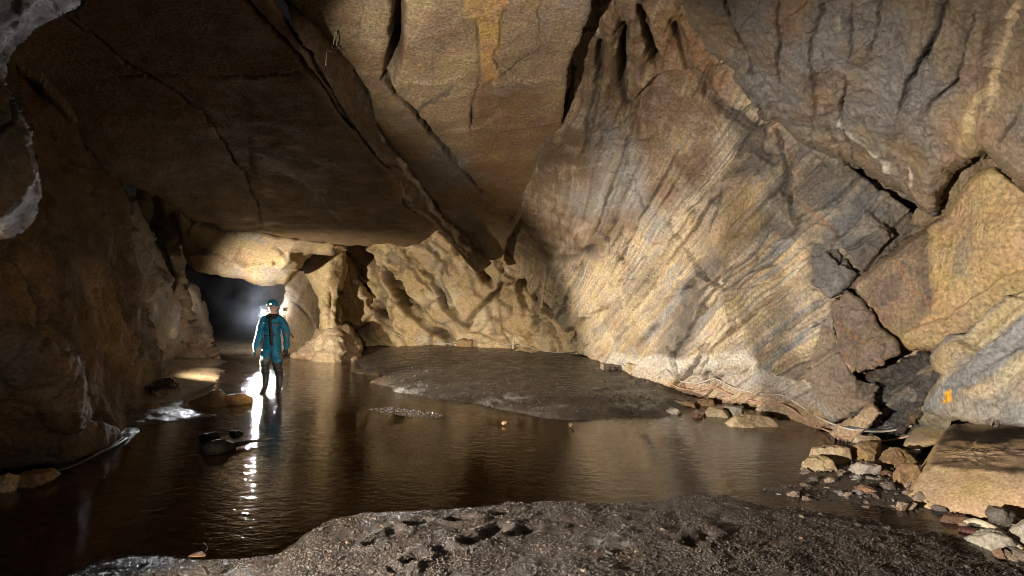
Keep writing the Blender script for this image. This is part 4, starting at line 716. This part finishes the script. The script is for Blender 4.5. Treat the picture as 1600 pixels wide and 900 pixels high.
for k, (b, lab, c, kw) in enumerate((
    ((1262, 694, 1318, 738), 'pale angular rock at the water edge, upper one of a touching pair', RT, dict(depth=5.75)),
    ((1251, 713, 1300, 746), 'pale angular rock at the water edge, lower one of a touching pair', RT, dict(depth=5.5)),
    ((1323, 690, 1378, 734), 'brown rough rock between the pale pair and the long reddish rock', RB, dict(depth=5.75)),
    ((1336, 679, 1376, 700), 'small tan rock lying just below the looping cable', RT, dict(depth=6.0)),
    ((1323, 722, 1371, 757), 'rounded pale grey rock in front of the brown rough rock', RG, dict(depth=5.3)),
    ((1374, 698, 1428, 741), 'long reddish brown rock leaning up against the large boulder', RB, dict(depth=5.45, tilt=.6)),
    ((1344, 746, 1382, 773), 'small pale rock standing in gravel below the rounded grey rock', RG, dict(depth=5.05)),
    ((1365, 733, 1394, 752), 'small dark red rock wedged below the long reddish rock', RR, dict(depth=5.25)),
    ((1394, 722, 1434, 778), 'dark brown rock tight against the left end of the boulder', RB, dict(depth=4.95)),
    ((1376, 757, 1400, 777), 'small dark grey stone at the foot of the dark brown rock', RD, dict(depth=4.9)),
    ((1328, 748, 1346, 760), 'tiny white stone on the gravel spit', RG, dict(depth=5.05)),
    ((1292, 738, 1312, 751), 'small reddish stone in the water under the pale pair', RR, dict(depth=5.35)),
    ((1134, 650, 1213, 688), 'wide flat-topped wedge of rock at the far water edge', RT, dict(depth=7.6, tilt=-.12, n=5)),
    ((1096, 635, 1140, 659), 'layered tan rock left of the wide wedge rock', RT, dict(depth=8.2)),
    ((1132, 635, 1164, 653), 'grey tan rock behind the wide wedge rock', RG, dict(depth=8.3)),
    ((1038, 635, 1066, 659), 'whitish grey rock at the tip of the far gravel bank', RG, dict(depth=8.4)),
    ((1056, 627, 1086, 645), 'brown rock between the whitish rock and the wall', RB, dict(depth=8.9)),
    ((1084, 624, 1112, 640), 'dark brown rock tucked under the foot of the layered wall', RB, dict(depth=9.1)),
    ((1080, 645, 1098, 658), 'small rusty stone beside the whitish rock', RR, dict(depth=8.1)),
    ((976, 565, 1020, 588), 'tan block of rock right of the hollow brick', RT, dict(depth=11.6)),
    ((1498, 622, 1541, 646), 'dark grey rock lying below the orange paint mark', RD, dict(depth=5.2)),
    ((1568, 617, 1640, 650), 'dark grey rock at the right end above the boulder', RD, dict(depth=5.0)),
    ((1470, 628, 1500, 645), 'small tan rock touching the foot of the blue-streaked slab', RT, dict(depth=5.5)),
    ((1582, 806, 1660, 862), 'smooth pale stone in front of the boulder at the right edge', RG, dict(depth=3.75)),
    ((1512, 828, 1590, 870), 'grey muddy stone beneath the pale root', RG, dict(depth=3.8, seed=66)),
    ((1545, 790, 1586, 822), 'dark pitted rock wedged under the boulder front', RD, dict(depth=3.98)),
    ((1470, 806, 1512, 836), 'dark reddish stone in the shadow under the boulder', RR, dict(depth=4.2)),
    ((1430, 792, 1476, 812), 'dark wet stone under the left corner of the boulder', RD, dict(depth=4.5)),
    ((357, 616, 390, 634), 'small orange tan stone left of the caver\'s reflection', paint((.38, .22, .08)), dict(depth=9.2)),
    ((224, 632, 246, 652), 'small brown rock at the foot of the left wall', RB, dict(depth=8.4)),
    ((-10, 738, 27, 773), 'pale rounded rock at the dark water edge under the left wall', RT, dict(depth=4.9)),
    ((38, 736, 90, 760), 'dark brown rock half sunk in the black water', RB, dict(depth=5.1)),
    ((316, 676, 345, 690), 'small black wet stone sticking out of the stream behind the driftwood', RK, dict(depth=6.75)),
    ((356, 673, 378, 682), 'smallest black wet stone poking out of the stream', RK, dict(depth=7.0)),
    ((783, 658, 793, 663), 'tiny brown stone alone in mid stream', RB, dict(depth=7.55, n=3)),
    ((888, 661, 897, 667), 'tiny orange stone alone in the stream right of centre', paint((.20, .11, .05)), dict(depth=7.4, n=3)),
    ((712, 528, 738, 545), 'pinkish brown rock beside the cable at the far bank', RB, dict(depth=17.6)),
    ((884, 517, 898, 533), 'pale lump of rock on the far bank below the wall corner', RT, dict(depth=14.9)),
    ((1005, 640, 1030, 654), 'brown stone half buried in the gravel bank tip', RB, dict(depth=8.8)))):
    kw = dict(kw); kw.setdefault('seed', k+1); stone(b, lab, c, **kw)
# ------------------------------------------------------------------ cables, brick, posts, sticks
CABLE = simple('pale_cable', (.42, .38, .32), .5, noise=.3); BLACK = simple('black_rubber', (.02, .02, .02), .45); BCABLE = simple('blue_cable', (.07, .11, .15), .45)
RCABLE = simple('pink_brown_cable', (.38, .22, .15), .5); WOOD = simple('dark_wet_wood', (.022, .017, .013), .75, noise=.5, scale=18, bump=.6, spec=.15); STICK = simple('pale_driftwood', (.50, .42, .30), .7, noise=.3, scale=25, bump=.4)
def lay(pts, back=.02): return [hit(x, y, back) for x, y in pts]
def fillp(pts, step=14):
    o = []
    for (a, b), (c, d) in zip(pts[:-1], pts[1:]):
        n = max(1, int(math.hypot(c-a, d-b)/step)); o += [(a+(c-a)*k/n, b+(d-b)*k/n) for k in range(n)]
    return o+[pts[-1]]
P1 = [(606, 517), (625, 526), (653, 535), (690, 538), (712, 536), (733, 529), (758, 532), (793, 540), (814, 539), (842, 549), (877, 552), (908, 549), (922, 551), (940, 561), (957, 564), (972, 572), (985, 583), (1020, 589), (1038, 580), (1048, 587), (1061, 597), (1092, 601), (1117, 594), (1145, 608), (1187, 618), (1222, 620), (1250, 637), (1285, 658), (1316, 671), (1348, 677), (1390, 677), (1425, 669)]
tag(tube('cable', [p+np.array([0,0,.025]) for p in lay(P1, .05)], .011, CABLE), 'long pale cable sagging along the foot of the lit wall', 'cable')
tag(tube('cable', [p+np.array([0, -.01, -.045]) for p in lay([(1040, 590), (1061, 602), (1092, 606), (1117, 601), (1145, 614), (1187, 624), (1222, 627), (1250, 644), (1285, 664), (1316, 676), (1348, 682), (1390, 681), (1428, 672)], .04)], .011, RCABLE), 'thin pinkish brown cable running just under the pale one', 'cable')
tag(tube('cable', [p+np.array([0, -.01, .03]) for p in lay([(1300, 664), (1325, 671), (1350, 674), (1375, 674), (1395, 672)], .05)], .006, BCABLE), 'short blue stretch of cable bundled over the leaning stone', 'cable')
tag(tube('cable', [(p[0], p[1], max(p[2], .015)) for p in lay([(-40, 748), (0, 741), (50, 741), (87, 736), (120, 727), (150, 713), (178, 698), (198, 685)], .05)], .02, BLACK), 'black hose lying along the water edge under the left wall', 'hose')
cb = hit(262, 600, .15); pts = []
for k in range(26):
    a = k*.52; pts.append((cb[0]+.24*math.cos(a)*(1+.22*math.sin(k*1.7)), cb[1]-.2+.22*math.sin(a), gz(cb[0], cb[1]-.2)+.05+.003*k+.10*max(0, math.sin(a))))
tag(tube('cable_coil', pts, .014, BLACK), 'coil of black cable around the rock lump at the left wall foot', 'cable')
tag(tube('wire', lay([(509, 102), (511, 79), (518, 80), (522, 62), (525, 49), (527, 62), (525, 74), (530, 75)], .12), .006, CABLE, seg=5), 'thin bent wire dangling from the edge of the roof slab', 'wire')
tag(tube('cord', [unproj(np.array(275.), np.array(float(y)), np.array(11.2)) for y in (272, 300, 330, 352)], .004, CABLE, seg=5), 'thin pale cord hanging straight down from the glint-painted ledge edge', 'cord')
bp_ = hit(954, 577, .05); bt = root('hollow_brick', (bp_[0], bp_[1], bp_[2]-.12), 'grey brown hollow building brick lying on the mud bank', 'brick')
BRK = simple('grey_brick', (.24, .18, .14), .8, noise=.35, scale=14, bump=.5)
bm = bmesh.new()
for z in (.03, .21): box(bm, (0, 0, z), (.40, .22, .045))
for x in (-.18, 0, .18): box(bm, (x, 0, .12), (.04, .216, .14))
o = done('brick_body', bm, BRK, bt); bt.rotation_euler = (0, .05, .15)
sp = hit(802, 540, .05); tag(tube('stake', [(sp[0], sp[1], sp[2]-.1), (sp[0]+.01, sp[1], sp[2]+.12), (sp[0]+.03, sp[1], sp[2]+.24), (sp[0]+.08, sp[1], sp[2]+.3)], .04, STICK, taper=[1, .9, .8, .5]), 'short pale stake standing beside the cable on the far bank', 'stake')
dw = root('driftwood', tuple(ground(350, 706)), 'dark wet driftwood log with a thin branch lying in the stream', 'driftwood')
tube('log', [ground(322, 703, .0), ground(330, 701, .05), ground(343, 699, .06), ground(356, 699, .03), ground(366, 700, -.01)], .085, WOOD, dw, 10, [.5, 1, 1.05, .8, .35])
tube('branch', [ground(352, 699, .05), ground(372, 694, .045), ground(400, 689, .04), ground(428, 684, .06)], .035, WOOD, dw, 8, [1, .8, .6, .25])
rt = lay([(1508, 818), (1522, 816), (1545, 822), (1566, 834), (1584, 848), (1606, 868)], .06)
tag(tube('root', rt, .025, STICK, taper=[.7, 1.3, 1, .9, .8, .8]), 'pale dead root bent over the muddy stones at the right edge', 'root')
PINK = simple('red_plastic_pipe', (.085, .03, .026), .5)
a, b = hit(1500, 829, .05), hit(1530, 833, .05); L_ = b-a; pts = [a+L_*t for t in np.linspace(0, 1, 61)]
tag(tube('corrugated_pipe', pts, .030, PINK, None, 12, [1 if k % 4 < 2 else .8 for k in range(61)], 1), 'short stub of dark red corrugated pipe under the boulder', 'pipe')
tg = ground(319, 866, .05); tag(tube('twig', [ground(316, 868, .02), ground(321, 862, .05), ground(325, 855, .09), ground(321, 850, .12), ground(319, 849, .12)], .004, WOOD, None, 6), 'thin curved twig sticking up at the near water edge', 'twig')
LEAF = simple('orange_leaf', (.15, .075, .03), .5)
bm = bmesh.new(); lv = []
for k in range(9):
    t = k/8; w_ = .028*math.sin(math.pi*t)**.7+.002
    lv.append([bm.verts.new((-.06+.12*t, s*w_, .012*math.sin(3*t)+.010*abs(s))) for s in (-1, 0, 1)])
for a, b in zip(lv[:-1], lv[1:]):
    for j in (0, 1): bm.faces.new((a[j], b[j], b[j+1], a[j+1]))
lf = done('leaf', bm, LEAF, None, True); lf.location = ground(308, 871, .05); lf.rotation_euler = (.1, -.1, -.2); sol = lf.modifiers.new('s', 'SOLIDIFY'); sol.thickness = .002
tag(lf, 'curled orange dead leaf on the near gravel beside the twig', 'leaf')
# small flood lamp and tag on the rock right of the caver
wl = hit(441, 484, .12); fl = root('wall_lamp', tuple(wl), 'small dark lamp with a thin cable on the rock right of the caver', 'lamp')
bm = bmesh.new(); box(bm, (0, 0, 0), (.11, .10, .10), .2, .012); done('lamp_body', bm, BLACK, fl)
bm = bmesh.new(); box(bm, (0, -.058, 0), (.085, .016, .075), .2, .004); done('lens', bm, simple('lamp_glass', (.10, .11, .12), .6), fl)
tube('lamp_cable', lay([(443, 492), (446, 506), (452, 519), (458, 528)], .05), .012, BLACK, fl, 6)
wt = hit(555, 440, .04); tt = root('survey_tag', tuple(wt), 'small white tag fixed to brown rock right of the column', 'tag')
WHITE = simple('white_plastic', (.75, .75, .72), .5)
bm = bmesh.new(); box(bm, (0, 0, 0), (.17, .03, .11), .3, .008); box(bm, (.05, 0, -.085), (.07, .028, .06), .3, .006); done('tag_plate', bm, WHITE, tt)
# ------------------------------------------------------------------ flash on its stand behind the caver
fp = (-7.55, 17.3, 0); fs = root('flash_unit', (fp[0], fp[1], 0), 'bright white flash lamp on a thin stand behind the caver', 'flash lamp')
tube('stand_pole', [(fp[0], fp[1], -.12), (fp[0], fp[1], 1.32)], .012, BLACK, fs, 8, None, 1)
for k in range(3):
    a = k*2.09+.4; tube('stand_leg', [(fp[0], fp[1], .35), (fp[0]+.28*math.cos(a), fp[1]+.28*math.sin(a), -.12)], .009, BLACK, fs, 6, None, 1)
bm = bmesh.new(); box(bm, (0, .06, 1.36), (.16, .12, .18), 0, .012); done('flash_body', bm, BLACK, fs)
bm = bmesh.new(); bmesh.ops.create_circle(bm, cap_ends=True, segments=24, radius=.075, matrix=Matrix.Translation((0, -.006, 1.36)) @ Matrix.Rotation(math.pi/2, 4, 'X')); done('flash_window', bm, simple('flash_glow', (1, 1, 1), .4, noise=0, emit=(.95, .97, 1), estr=90), fs)
# ------------------------------------------------------------------ the caver
def person():
    G = ground(424.5, 612, 0); X0, Y0 = G[0], G[1]
    r = root('person', (X0, Y0, -.1), 'caver in teal oversuit and helmet wading in the stream before the lamp', 'person')
    k = 10.45/F; hz = 476
    def q(px, py, y=0.): return ((px-424.5)*k, y, 1.7-(py-hz)*k)        # local, origin on the bed
    J = {'pel': (q(424.5, 541), .135, .105), 'wai': (q(424.5, 524), .135, .10), 'che': (q(424.5, 505), .165, .115), 'neckb': (q(424.5, 494.5), .10, .08), 'neck': (q(424.5, 489), .055, .055), 'head': (q(424.5, 482), .05, .05)}
    E = [('pel', 'wai'), ('wai', 'che'), ('che', 'neckb'), ('neckb', 'neck'), ('neck', 'head')]
    for s, sh, el, wr, hp, kn, an, to in ((-1, (411.5, 498), (402.5, 521, .02), (399, 541, -.03), (416.5, 546), (413.5, 573, -.03), (414, 604, .01), (412, 616, -.17)), (1, (437.5, 498), (446, 521, .03), (448, 541, -.03), (432, 546), (435, 573, -.05), (436.5, 605, -.02), (438.5, 617, -.20))):
        t = str(s)
        J['cl'+t] = (q(424.5+s*7, 497), .075, .07)
        J['sh'+t] = (q(*sh), .072, .068); J['el'+t] = (q(*el), .056, .054); J['wr'+t] = (q(*wr), .038, .036)
        J['ha'+t] = (q(wr[0]-s*-.2, 545.5, wr[2]-.005), .036, .022)
        J['hp'+t] = (q(*hp), .098, .098); J['mt'+t] = (q((hp[0]+kn[0])/2, 560, -.01), .082, .085); J['kn'+t] = (q(*kn), .058, .06); J['ca'+t] = (q((kn[0]+an[0])/2, 586, .02), .054, .058); J['an'+t] = (q(*an), .046, .05); J['to'+t] = (q(*to), .045, .035)
        E += [('neckb', 'cl'+t), ('cl'+t, 'sh'+t), ('sh'+t, 'el'+t), ('el'+t, 'wr'+t), ('wr'+t, 'ha'+t), ('pel', 'hp'+t), ('hp'+t, 'mt'+t), ('mt'+t, 'kn'+t), ('kn'+t, 'ca'+t), ('ca'+t, 'an'+t), ('an'+t, 'to'+t)]
    def skin(J, E, rootv, sub=2, rk=1.0):
        names = list(J); me = bpy.data.meshes.new('tmp'); me.from_pydata([J[n][0] for n in names], [(names.index(a), names.index(b)) for a, b in E], [])
        o = bpy.data.objects.new('tmp', me); COL.objects.link(o); md = o.modifiers.new('skin', 'SKIN'); md.use_smooth_shade = True; md.branch_smoothing = .6
        for n, v in zip(names, me.skin_vertices[0].data): v.radius = tuple(k_*rk for k_ in J[n][1:]); v.use_root = (n == rootv)
        sd = o.modifiers.new('sub', 'SUBSURF'); sd.levels = sub
        bpy.context.view_layer.update(); dg = bpy.context.evaluated_depsgraph_get(); m2 = bpy.data.meshes.new_from_object(o.evaluated_get(dg)); bpy.data.objects.remove(o)
        V = np.array([v.co[:] for v in m2.vertices]); Fc = [list(p.vertices) for p in m2.polygons]; bpy.data.meshes.remove(m2); return V, Fc
    allV, allF = [], []
    def add(V, Fc):
        n = sum(len(v) for v in allV); allV.append(V); allF.extend([[i+n for i in f] for f in Fc])
    add(*skin(J, E, 'pel', 2, 1.2))
    # head with a face
    D, Fc = ICO[5]; H = np.array(q(424.5, 479.8, -.015))
    hv = D*np.array([.077, .098, .118]); x, y, z = D[:, 0], D[:, 1], D[:, 2]
    jaw = sm(.1, -.9, z); hv[:, 0] *= 1-.30*jaw; hv[:, 1] *= 1-.12*jaw*(y > 0)
    front = sm(-.3, -.9, y)
    def bump(cx, cz, sx, sz): return np.exp(-((x-cx)/sx)**2-((z-cz)/sz)**2)*front
    hv[:, 1] -= .026*bump(0, -.22, .13, .20)+.010*bump(0, -.60, .25, .10)+.012*bump(0, -.90, .3, .15)
    hv[:, 1] += .012*bump(.38, -.02, .2, .14)+.012*bump(-.38, -.02, .2, .14)+.006*bump(0, -.48, .3, .05)
    ear = np.exp(-((np.abs(x)-.97)/.12)**2-((z+.1)/.22)**2-((y-.1)/.16)**2); hv[:, 0] += np.sign(x)*.02*ear
    add(hv+H, Fc.tolist())
    # hands: palm plus four bent fingers and a thumb each
    for s, wr in ((-1, (399, 541)), (1, (448, 541))):
        w = np.array(q(wr[0]+s*.3, 546.5, -.035))
        HJ = {'p': (tuple(w+[0, 0, .035]), .026, .036), 'p2': (tuple(w+[s*.004, -.008, -.02]), .026, .040)}; HE = [('p', 'p2')]
        for i, (dy, l) in enumerate(((-.036, .075), (-.013, .085), (.010, .080), (.031, .062))):
            b0 = w+np.array([s*.004, dy-.004, -.028]); n = 'f%d' % i
            HJ[n+'a'] = (tuple(b0), .011, .011); HJ[n+'b'] = (tuple(b0+[s*.006, -.006, -l*.42]), .0105, .0105); HJ[n+'c'] = (tuple(b0+[-s*.006, -.012, -l*.75]), .0095, .0095); HJ[n+'d'] = (tuple(b0+[-s*.024, -.012, -l]), .008, .008)
            HE += [('p2', n+'a'), (n+'a', n+'b'), (n+'b', n+'c'), (n+'c', n+'d')]
        HJ['ta'] = (tuple(w+[-s*.010, -.038, .012]), .013, .013); HJ['tb'] = (tuple(w+[-s*.022, -.062, -.018]), .011, .011); HJ['tc'] = (tuple(w+[-s*.026, -.066, -.046]), .009, .009)
        HE += [('p', 'ta'), ('ta', 'tb'), ('tb', 'tc')]
        add(*skin(HJ, HE, 'p'))
    V = np.concatenate(allV); me = bpy.data.meshes.new('tmp'); me.from_pydata(V.tolist(), [], allF)
    o = bpy.data.objects.new('tmp', me); COL.objects.link(o); md = o.modifiers.new('r', 'REMESH'); md.mode = 'VOXEL'; md.voxel_size = .0075; md.use_smooth_shade = True
    bpy.context.view_layer.update(); dg = bpy.context.evaluated_depsgraph_get(); m2 = bpy.data.meshes.new_from_object(o.evaluated_get(dg)); bpy.data.objects.remove(o)
    m2.name = 'body'; nv = len(m2.vertices); co = np.empty(nv*3, np.float32); m2.vertices.foreach_get('co', co); co = co.reshape(-1, 3)
    no = np.empty(nv*3, np.float32); m2.vertices.foreach_get('normal', no); no = no.reshape(-1, 3)
    zz = co[:, 2]; torso = sm(.30, .5, zz)*sm(1.50, 1.42, zz)*(1-sm(.25, .30, np.abs(co[:, 0]))*sm(.92, .85, zz))
    pw = co*np.array([1, 1, 1.6]); fold = ridged(pw*6.5, 3, 3)*.018 + ridged(pw*13, 2, 4)*.008
    co = co + no*(fold*torso)[:, None]; m2.vertices.foreach_set('co', co.ravel())
    for m in m2.materials: pass
    m2.materials.clear()
    SUIT = simple('teal_cordura', (.008, .14, .23), .6, noise=.35, scale=9, bump=.15); SKIN = simple('skin', (.62, .40, .30), .5, noise=.08); GLOVE = simple('black_glove', (.015, .015, .017), .6); BOOT = simple('black_boot_rubber', (.03, .028, .026), .55)
    MUDDY = simple('mud_stained_suit', (.10, .11, .085), .8, noise=.5, scale=14); COLLAR = simple('black_collar', (.012, .011, .013), .7)
    for m in (SUIT, SKIN, GLOVE, BOOT, MUDDY, COLLAR): m2.materials.append(m)
    fc = np.empty(len(m2.polygons)*3, np.float32); m2.polygons.foreach_get('center', fc); fc = fc.reshape(-1, 3)
    mi = np.zeros(len(fc), np.int32); x, y, z = fc.T; n_ = fbm(fc*9, 3, 5)
    mi[(z > 1.53)] = 1; mi[(z < .88+.01*n_) & (np.abs(x) > .235)] = 2; mi[z < .655+.03*n_] = 3
    mi[(z > .655) & (z < .80+.06*n_) & (np.abs(x) < .235) & (n_ > .02)] = 4
    mi[(mi == 0) & (z > .8) & (z < 1.40) & (fbm(fc*6, 4, 15) > .40)] = 4
    mi[(z < 1.537) & (z > 1.445) & (np.hypot(x, y) < .125)] = 5
    m2.polygons.foreach_set('material_index', mi); m2.polygons.foreach_set('use_smooth', np.ones(len(fc), bool))
    b = bpy.data.objects.new('body', m2); COL.objects.link(b); b.parent = r
    # helmet
    D, Fc = ICO[4]; keep = [f for f in Fc.tolist() if min(D[i][2] for i in f) > -.12]
    bm = bmesh.new(); vs = {}
    for f in keep:
        for i in f:
            if i not in vs:
                d = D[i]; vs[i] = bm.verts.new(H+np.array([d[0]*.108, d[1]*.130+.005, .035+d[2]*.118]))
        bm.faces.new([vs[i] for i in f])
    HELM = simple('teal_helmet', (.01, .16, .21), .28, noise=.15)
    hm = done('helmet', bm, HELM, r, True); sol = hm.modifiers.new('s', 'SOLIDIFY'); sol.thickness = .008
    rim = [H+np.array([.112*math.cos(a), .134*math.sin(a)+.005, .026]) for a in np.linspace(0, 2*math.pi, 33)]
    g = tube('helmet_rim', rim, .006, simple('teal_rim', (.02, .10, .13), .4), None, 6, None, 1); g.parent = hm
    bm = bmesh.new(); box(bm, tuple(H+np.array([.025, -.134, .060])), (.06, .03, .042), 0, .008); hl = done('headlamp', bm, BLACK, r)
    bm = bmesh.new(); bmesh.ops.create_circle(bm, cap_ends=True, segments=16, radius=.017, matrix=Matrix.Translation(H+np.array([.028, -.152, .060])) @ Matrix.Rotation(math.pi/2, 4, 'X')); done('lens', bm, simple('headlamp_glow', (1, .9, .7), .3, noise=0, emit=(1, .82, .5), estr=6), hl)
    # glasses
    gp = H+np.array([0, -.102, -.004]); bm = bmesh.new()
    for s in (-1, 1):
        ring = [gp+np.array([s*.032+.026*math.cos(a), -.004, .019*math.sin(a)]) for a in np.linspace(0, 2*math.pi, 17)]
        if s == -1: gl = tube('glasses', ring, .005, BLACK, None, 5, None, 1); gl.parent = r
        else: t2 = tube('frame', ring, .005, BLACK, None, 5, None, 1); t2.parent = gl
        t3 = tube('temple', [gp+np.array([s*.058, -.002, .004]), gp+np.array([s*.078, .03, .004]), gp+np.array([s*.082, .10, 0])], .003, BLACK, None, 5, None, 1); t3.parent = gl
    bm = bmesh.new(); box(bm, tuple(gp+np.array([0, -.004, .004])), (.014, .004, .004)); done('bridge', bm, BLACK, gl)
    # zip placket, seams, chest badge: thin pieces lying on the suit
    def surf(x, z):
        m = (np.abs(co[:, 0]-x) < .02) & (np.abs(co[:, 2]-z) < .02); return co[m, 1].min() if m.any() else -.1
    def strip(name, pl, w, mat, th=.006):
        bm = bmesh.new(); rows = []
        for (x, z) in pl:
            rows.append([bm.verts.new((x+s*w, surf(x+s*w, z)-.004-(.004 if s == 0 else 0), z)) for s in (-1, 0, 1)])
        for a, bb in zip(rows[:-1], rows[1:]):
            for j in (0, 1): bm.faces.new((a[j], a[j+1], bb[j+1], bb[j]))
        ob = done(name, bm, mat, r, True); sm_ = ob.modifiers.new('s', 'SOLIDIFY'); sm_.thickness = th; sm_.offset = 0; return ob
    strip('zip_placket', [(q(424.5+dx, py)[0], q(0, py)[2]) for dx, py in ((0, 493), (.5, 500), (1, 508), (1.5, 516), (2, 524), (2.4, 532), (2.6, 539))], .030, COLLAR)
    strip('badge', [(q(433.5, 506.6)[0], q(0, 506.6)[2]), (q(433.5, 508)[0], q(0, 508)[2])], .045, simple('red_badge', (.35, .04, .04), .6))
    SEAM = simple('dark_seam', (.008, .07, .10), .7)
    strip('belt_seam', [(q(x, 523)[0], q(0, 523)[2]) for x in (424.5,)]+[(q(424.5, 524.2)[0], q(0, 524.2)[2])], .115, SEAM, .004)
    for s in (-1, 1): strip('chest_pocket', [(q(424.5+s*8.5, 503.5)[0], q(0, 503.5)[2]), (q(424.5+s*8.5, 505)[0], q(0, 505)[2])], .05, SEAM, .005)
    return r
person()
# ------------------------------------------------------------------ gravel
def gravel(name, poly, n, smin, smax, box_, seed, label, sink=.3, bright=1.0):
    rg = np.random.default_rng(seed); D, Fc = ICO[1]; Vs, Fs, Cs = [], [], []
    bx = np.array(box_, float); XY = np.empty((0, 2))
    while len(XY) < n:
        # denser towards the camera, where single pebbles can be seen
        t = rg.random((n*2, 2)); px = bx[0]+(bx[2]-bx[0])*t[:, 0]; py = bx[1]+(bx[3]-bx[1])*t[:, 1]
        g = ground_v(px, py)[:, :2]; s = psd(g, poly); m = (s > -.05) & (rg.random(len(g)) < .35+.65*sm(-.3, .3, fbm(np.c_[g*1.7, g[:, :1]*0], 3, seed)))
        XY = np.r_[XY, g[m]]
    XY = XY[:n]; z = terrain_z(XY, False); sz = smin*(smax/smin)**(rg.random(n)**2.2)
    R = rg.normal(size=(n, 3, 3)); R, _ = np.linalg.qr(R)
    ax = sz[:, None]*np.c_[rg.uniform(.8, 1.3, n), rg.uniform(.6, 1., n), rg.uniform(.35, .7, n)]
    base = D[None]*(1+.22*rg.normal(size=(n, len(D), 1)))*ax[:, None]
    V = np.einsum('nij,nkj->nki', R*np.array([1, 1, .8])[None, :, None], base); V += np.c_[XY, z+sz*sink][:, None]
    pal = np.array([(.11, .085, .065), (.07, .058, .05), (.16, .12, .085), (.11, .10, .095), (.19, .15, .105), (.16, .10, .06)])*.5
    c = pal[rg.choice(6, n, p=[.34, .28, .16, .12, .06, .04])]*rg.uniform(.7, 1.35, (n, 1))*bright
    C = np.repeat(c[:, None], len(D), 1).reshape(-1, 3); k = len(D)
    fcs = (Fc[None]+(np.arange(n)*k)[:, None, None]).reshape(-1, 3)
    o = mesh_np(name, V.reshape(-1, 3), fcs, MUD, None, False, C, np.full(n*k, .7)); tag(o, label, None, None, 'stuff')
gravel('gravel', FORE, 60000, .003, .0105, (100, 765, 1660, 930), 5, 'dark wet pebbles covering the near gravel bank')
gravel('gravel', SPIT, 4000, .005, .02, (1180, 690, 1650, 900), 6, 'dark pebbles of the gravel spit by the boulder')
gravel('rubble', FORE, 420, .010, .028, (450, 780, 1620, 930), 17, 'scattered bigger pebbles half sunk in the near gravel bank', .0, 1.8)
gravel('rubble', SPIT, 420, .02, .08, (1200, 690, 1650, 900), 16, 'small stony rubble strewn over the gravel spit', .2, 3.2)
gravel('gravel', MID, 9000, .007, .022, (560, 565, 1330, 690), 7, 'dark pebbles on the sloping edge of the far mud bank')
gravel('gravel', STRIP, 900, .012, .03, (580, 630, 712, 656), 8, 'thin strip of pebbles just breaking the stream surface', .1)
# ------------------------------------------------------------------ mist lit from behind
def mist():
    m = bpy.data.materials.new('mist'); m.use_nodes = True; N, L = m.node_tree.nodes, m.node_tree.links; N.clear()
    out = N.new('ShaderNodeOutputMaterial'); pv = N.new('ShaderNodeVolumePrincipled'); pv.inputs['Color'].default_value = (.85, .9, 1, 1); pv.inputs['Anisotropy'].default_value = .2
    tc = N.new('ShaderNodeTexCoord'); ln = N.new('ShaderNodeVectorMath'); ln.operation = 'LENGTH'; L.new(tc.outputs['Object'], ln.inputs[0])
    fa = N.new('ShaderNodeMapRange'); fa.inputs[1].default_value = 1; fa.inputs[2].default_value = .15; fa.inputs[3].default_value = 0; fa.inputs[4].default_value = 1; L.new(ln.outputs['Value'], fa.inputs[0])
    ge = N.new('ShaderNodeNewGeometry'); nz = N.new('ShaderNodeTexNoise'); nz.inputs['Scale'].default_value = .9; nz.inputs['Detail'].default_value = 5; nz.inputs['Distortion'].default_value = .6; L.new(ge.outputs['Position'], nz.inputs['Vector'])
    nr = N.new('ShaderNodeMapRange'); nr.inputs[1].default_value = .42; nr.inputs[2].default_value = .66; nr.inputs[3].default_value = .03; nr.inputs[4].default_value = 1; L.new(nz.outputs[0], nr.inputs[0])
    mu = N.new('ShaderNodeMath'); mu.operation = 'MULTIPLY'; L.new(fa.outputs[0], mu.inputs[0]); L.new(nr.outputs[0], mu.inputs[1])
    m2 = N.new('ShaderNodeMath'); m2.operation = 'MULTIPLY'; m2.inputs[1].default_value = .28; L.new(mu.outputs[0], m2.inputs[0]); L.new(m2.outputs[0], pv.inputs['Density']); L.new(pv.outputs[0], out.inputs['Volume'])
    bm = bmesh.new(); bmesh.ops.create_icosphere(bm, subdivisions=3, radius=1); o = done('mist', bm, m)
    o.location = (-7.9, 17.7, 1.55); o.scale = (1.6, 2.2, 1.6); tag(o, 'pale mist glowing in the tunnel behind the caver', None, None, 'stuff')
mist()
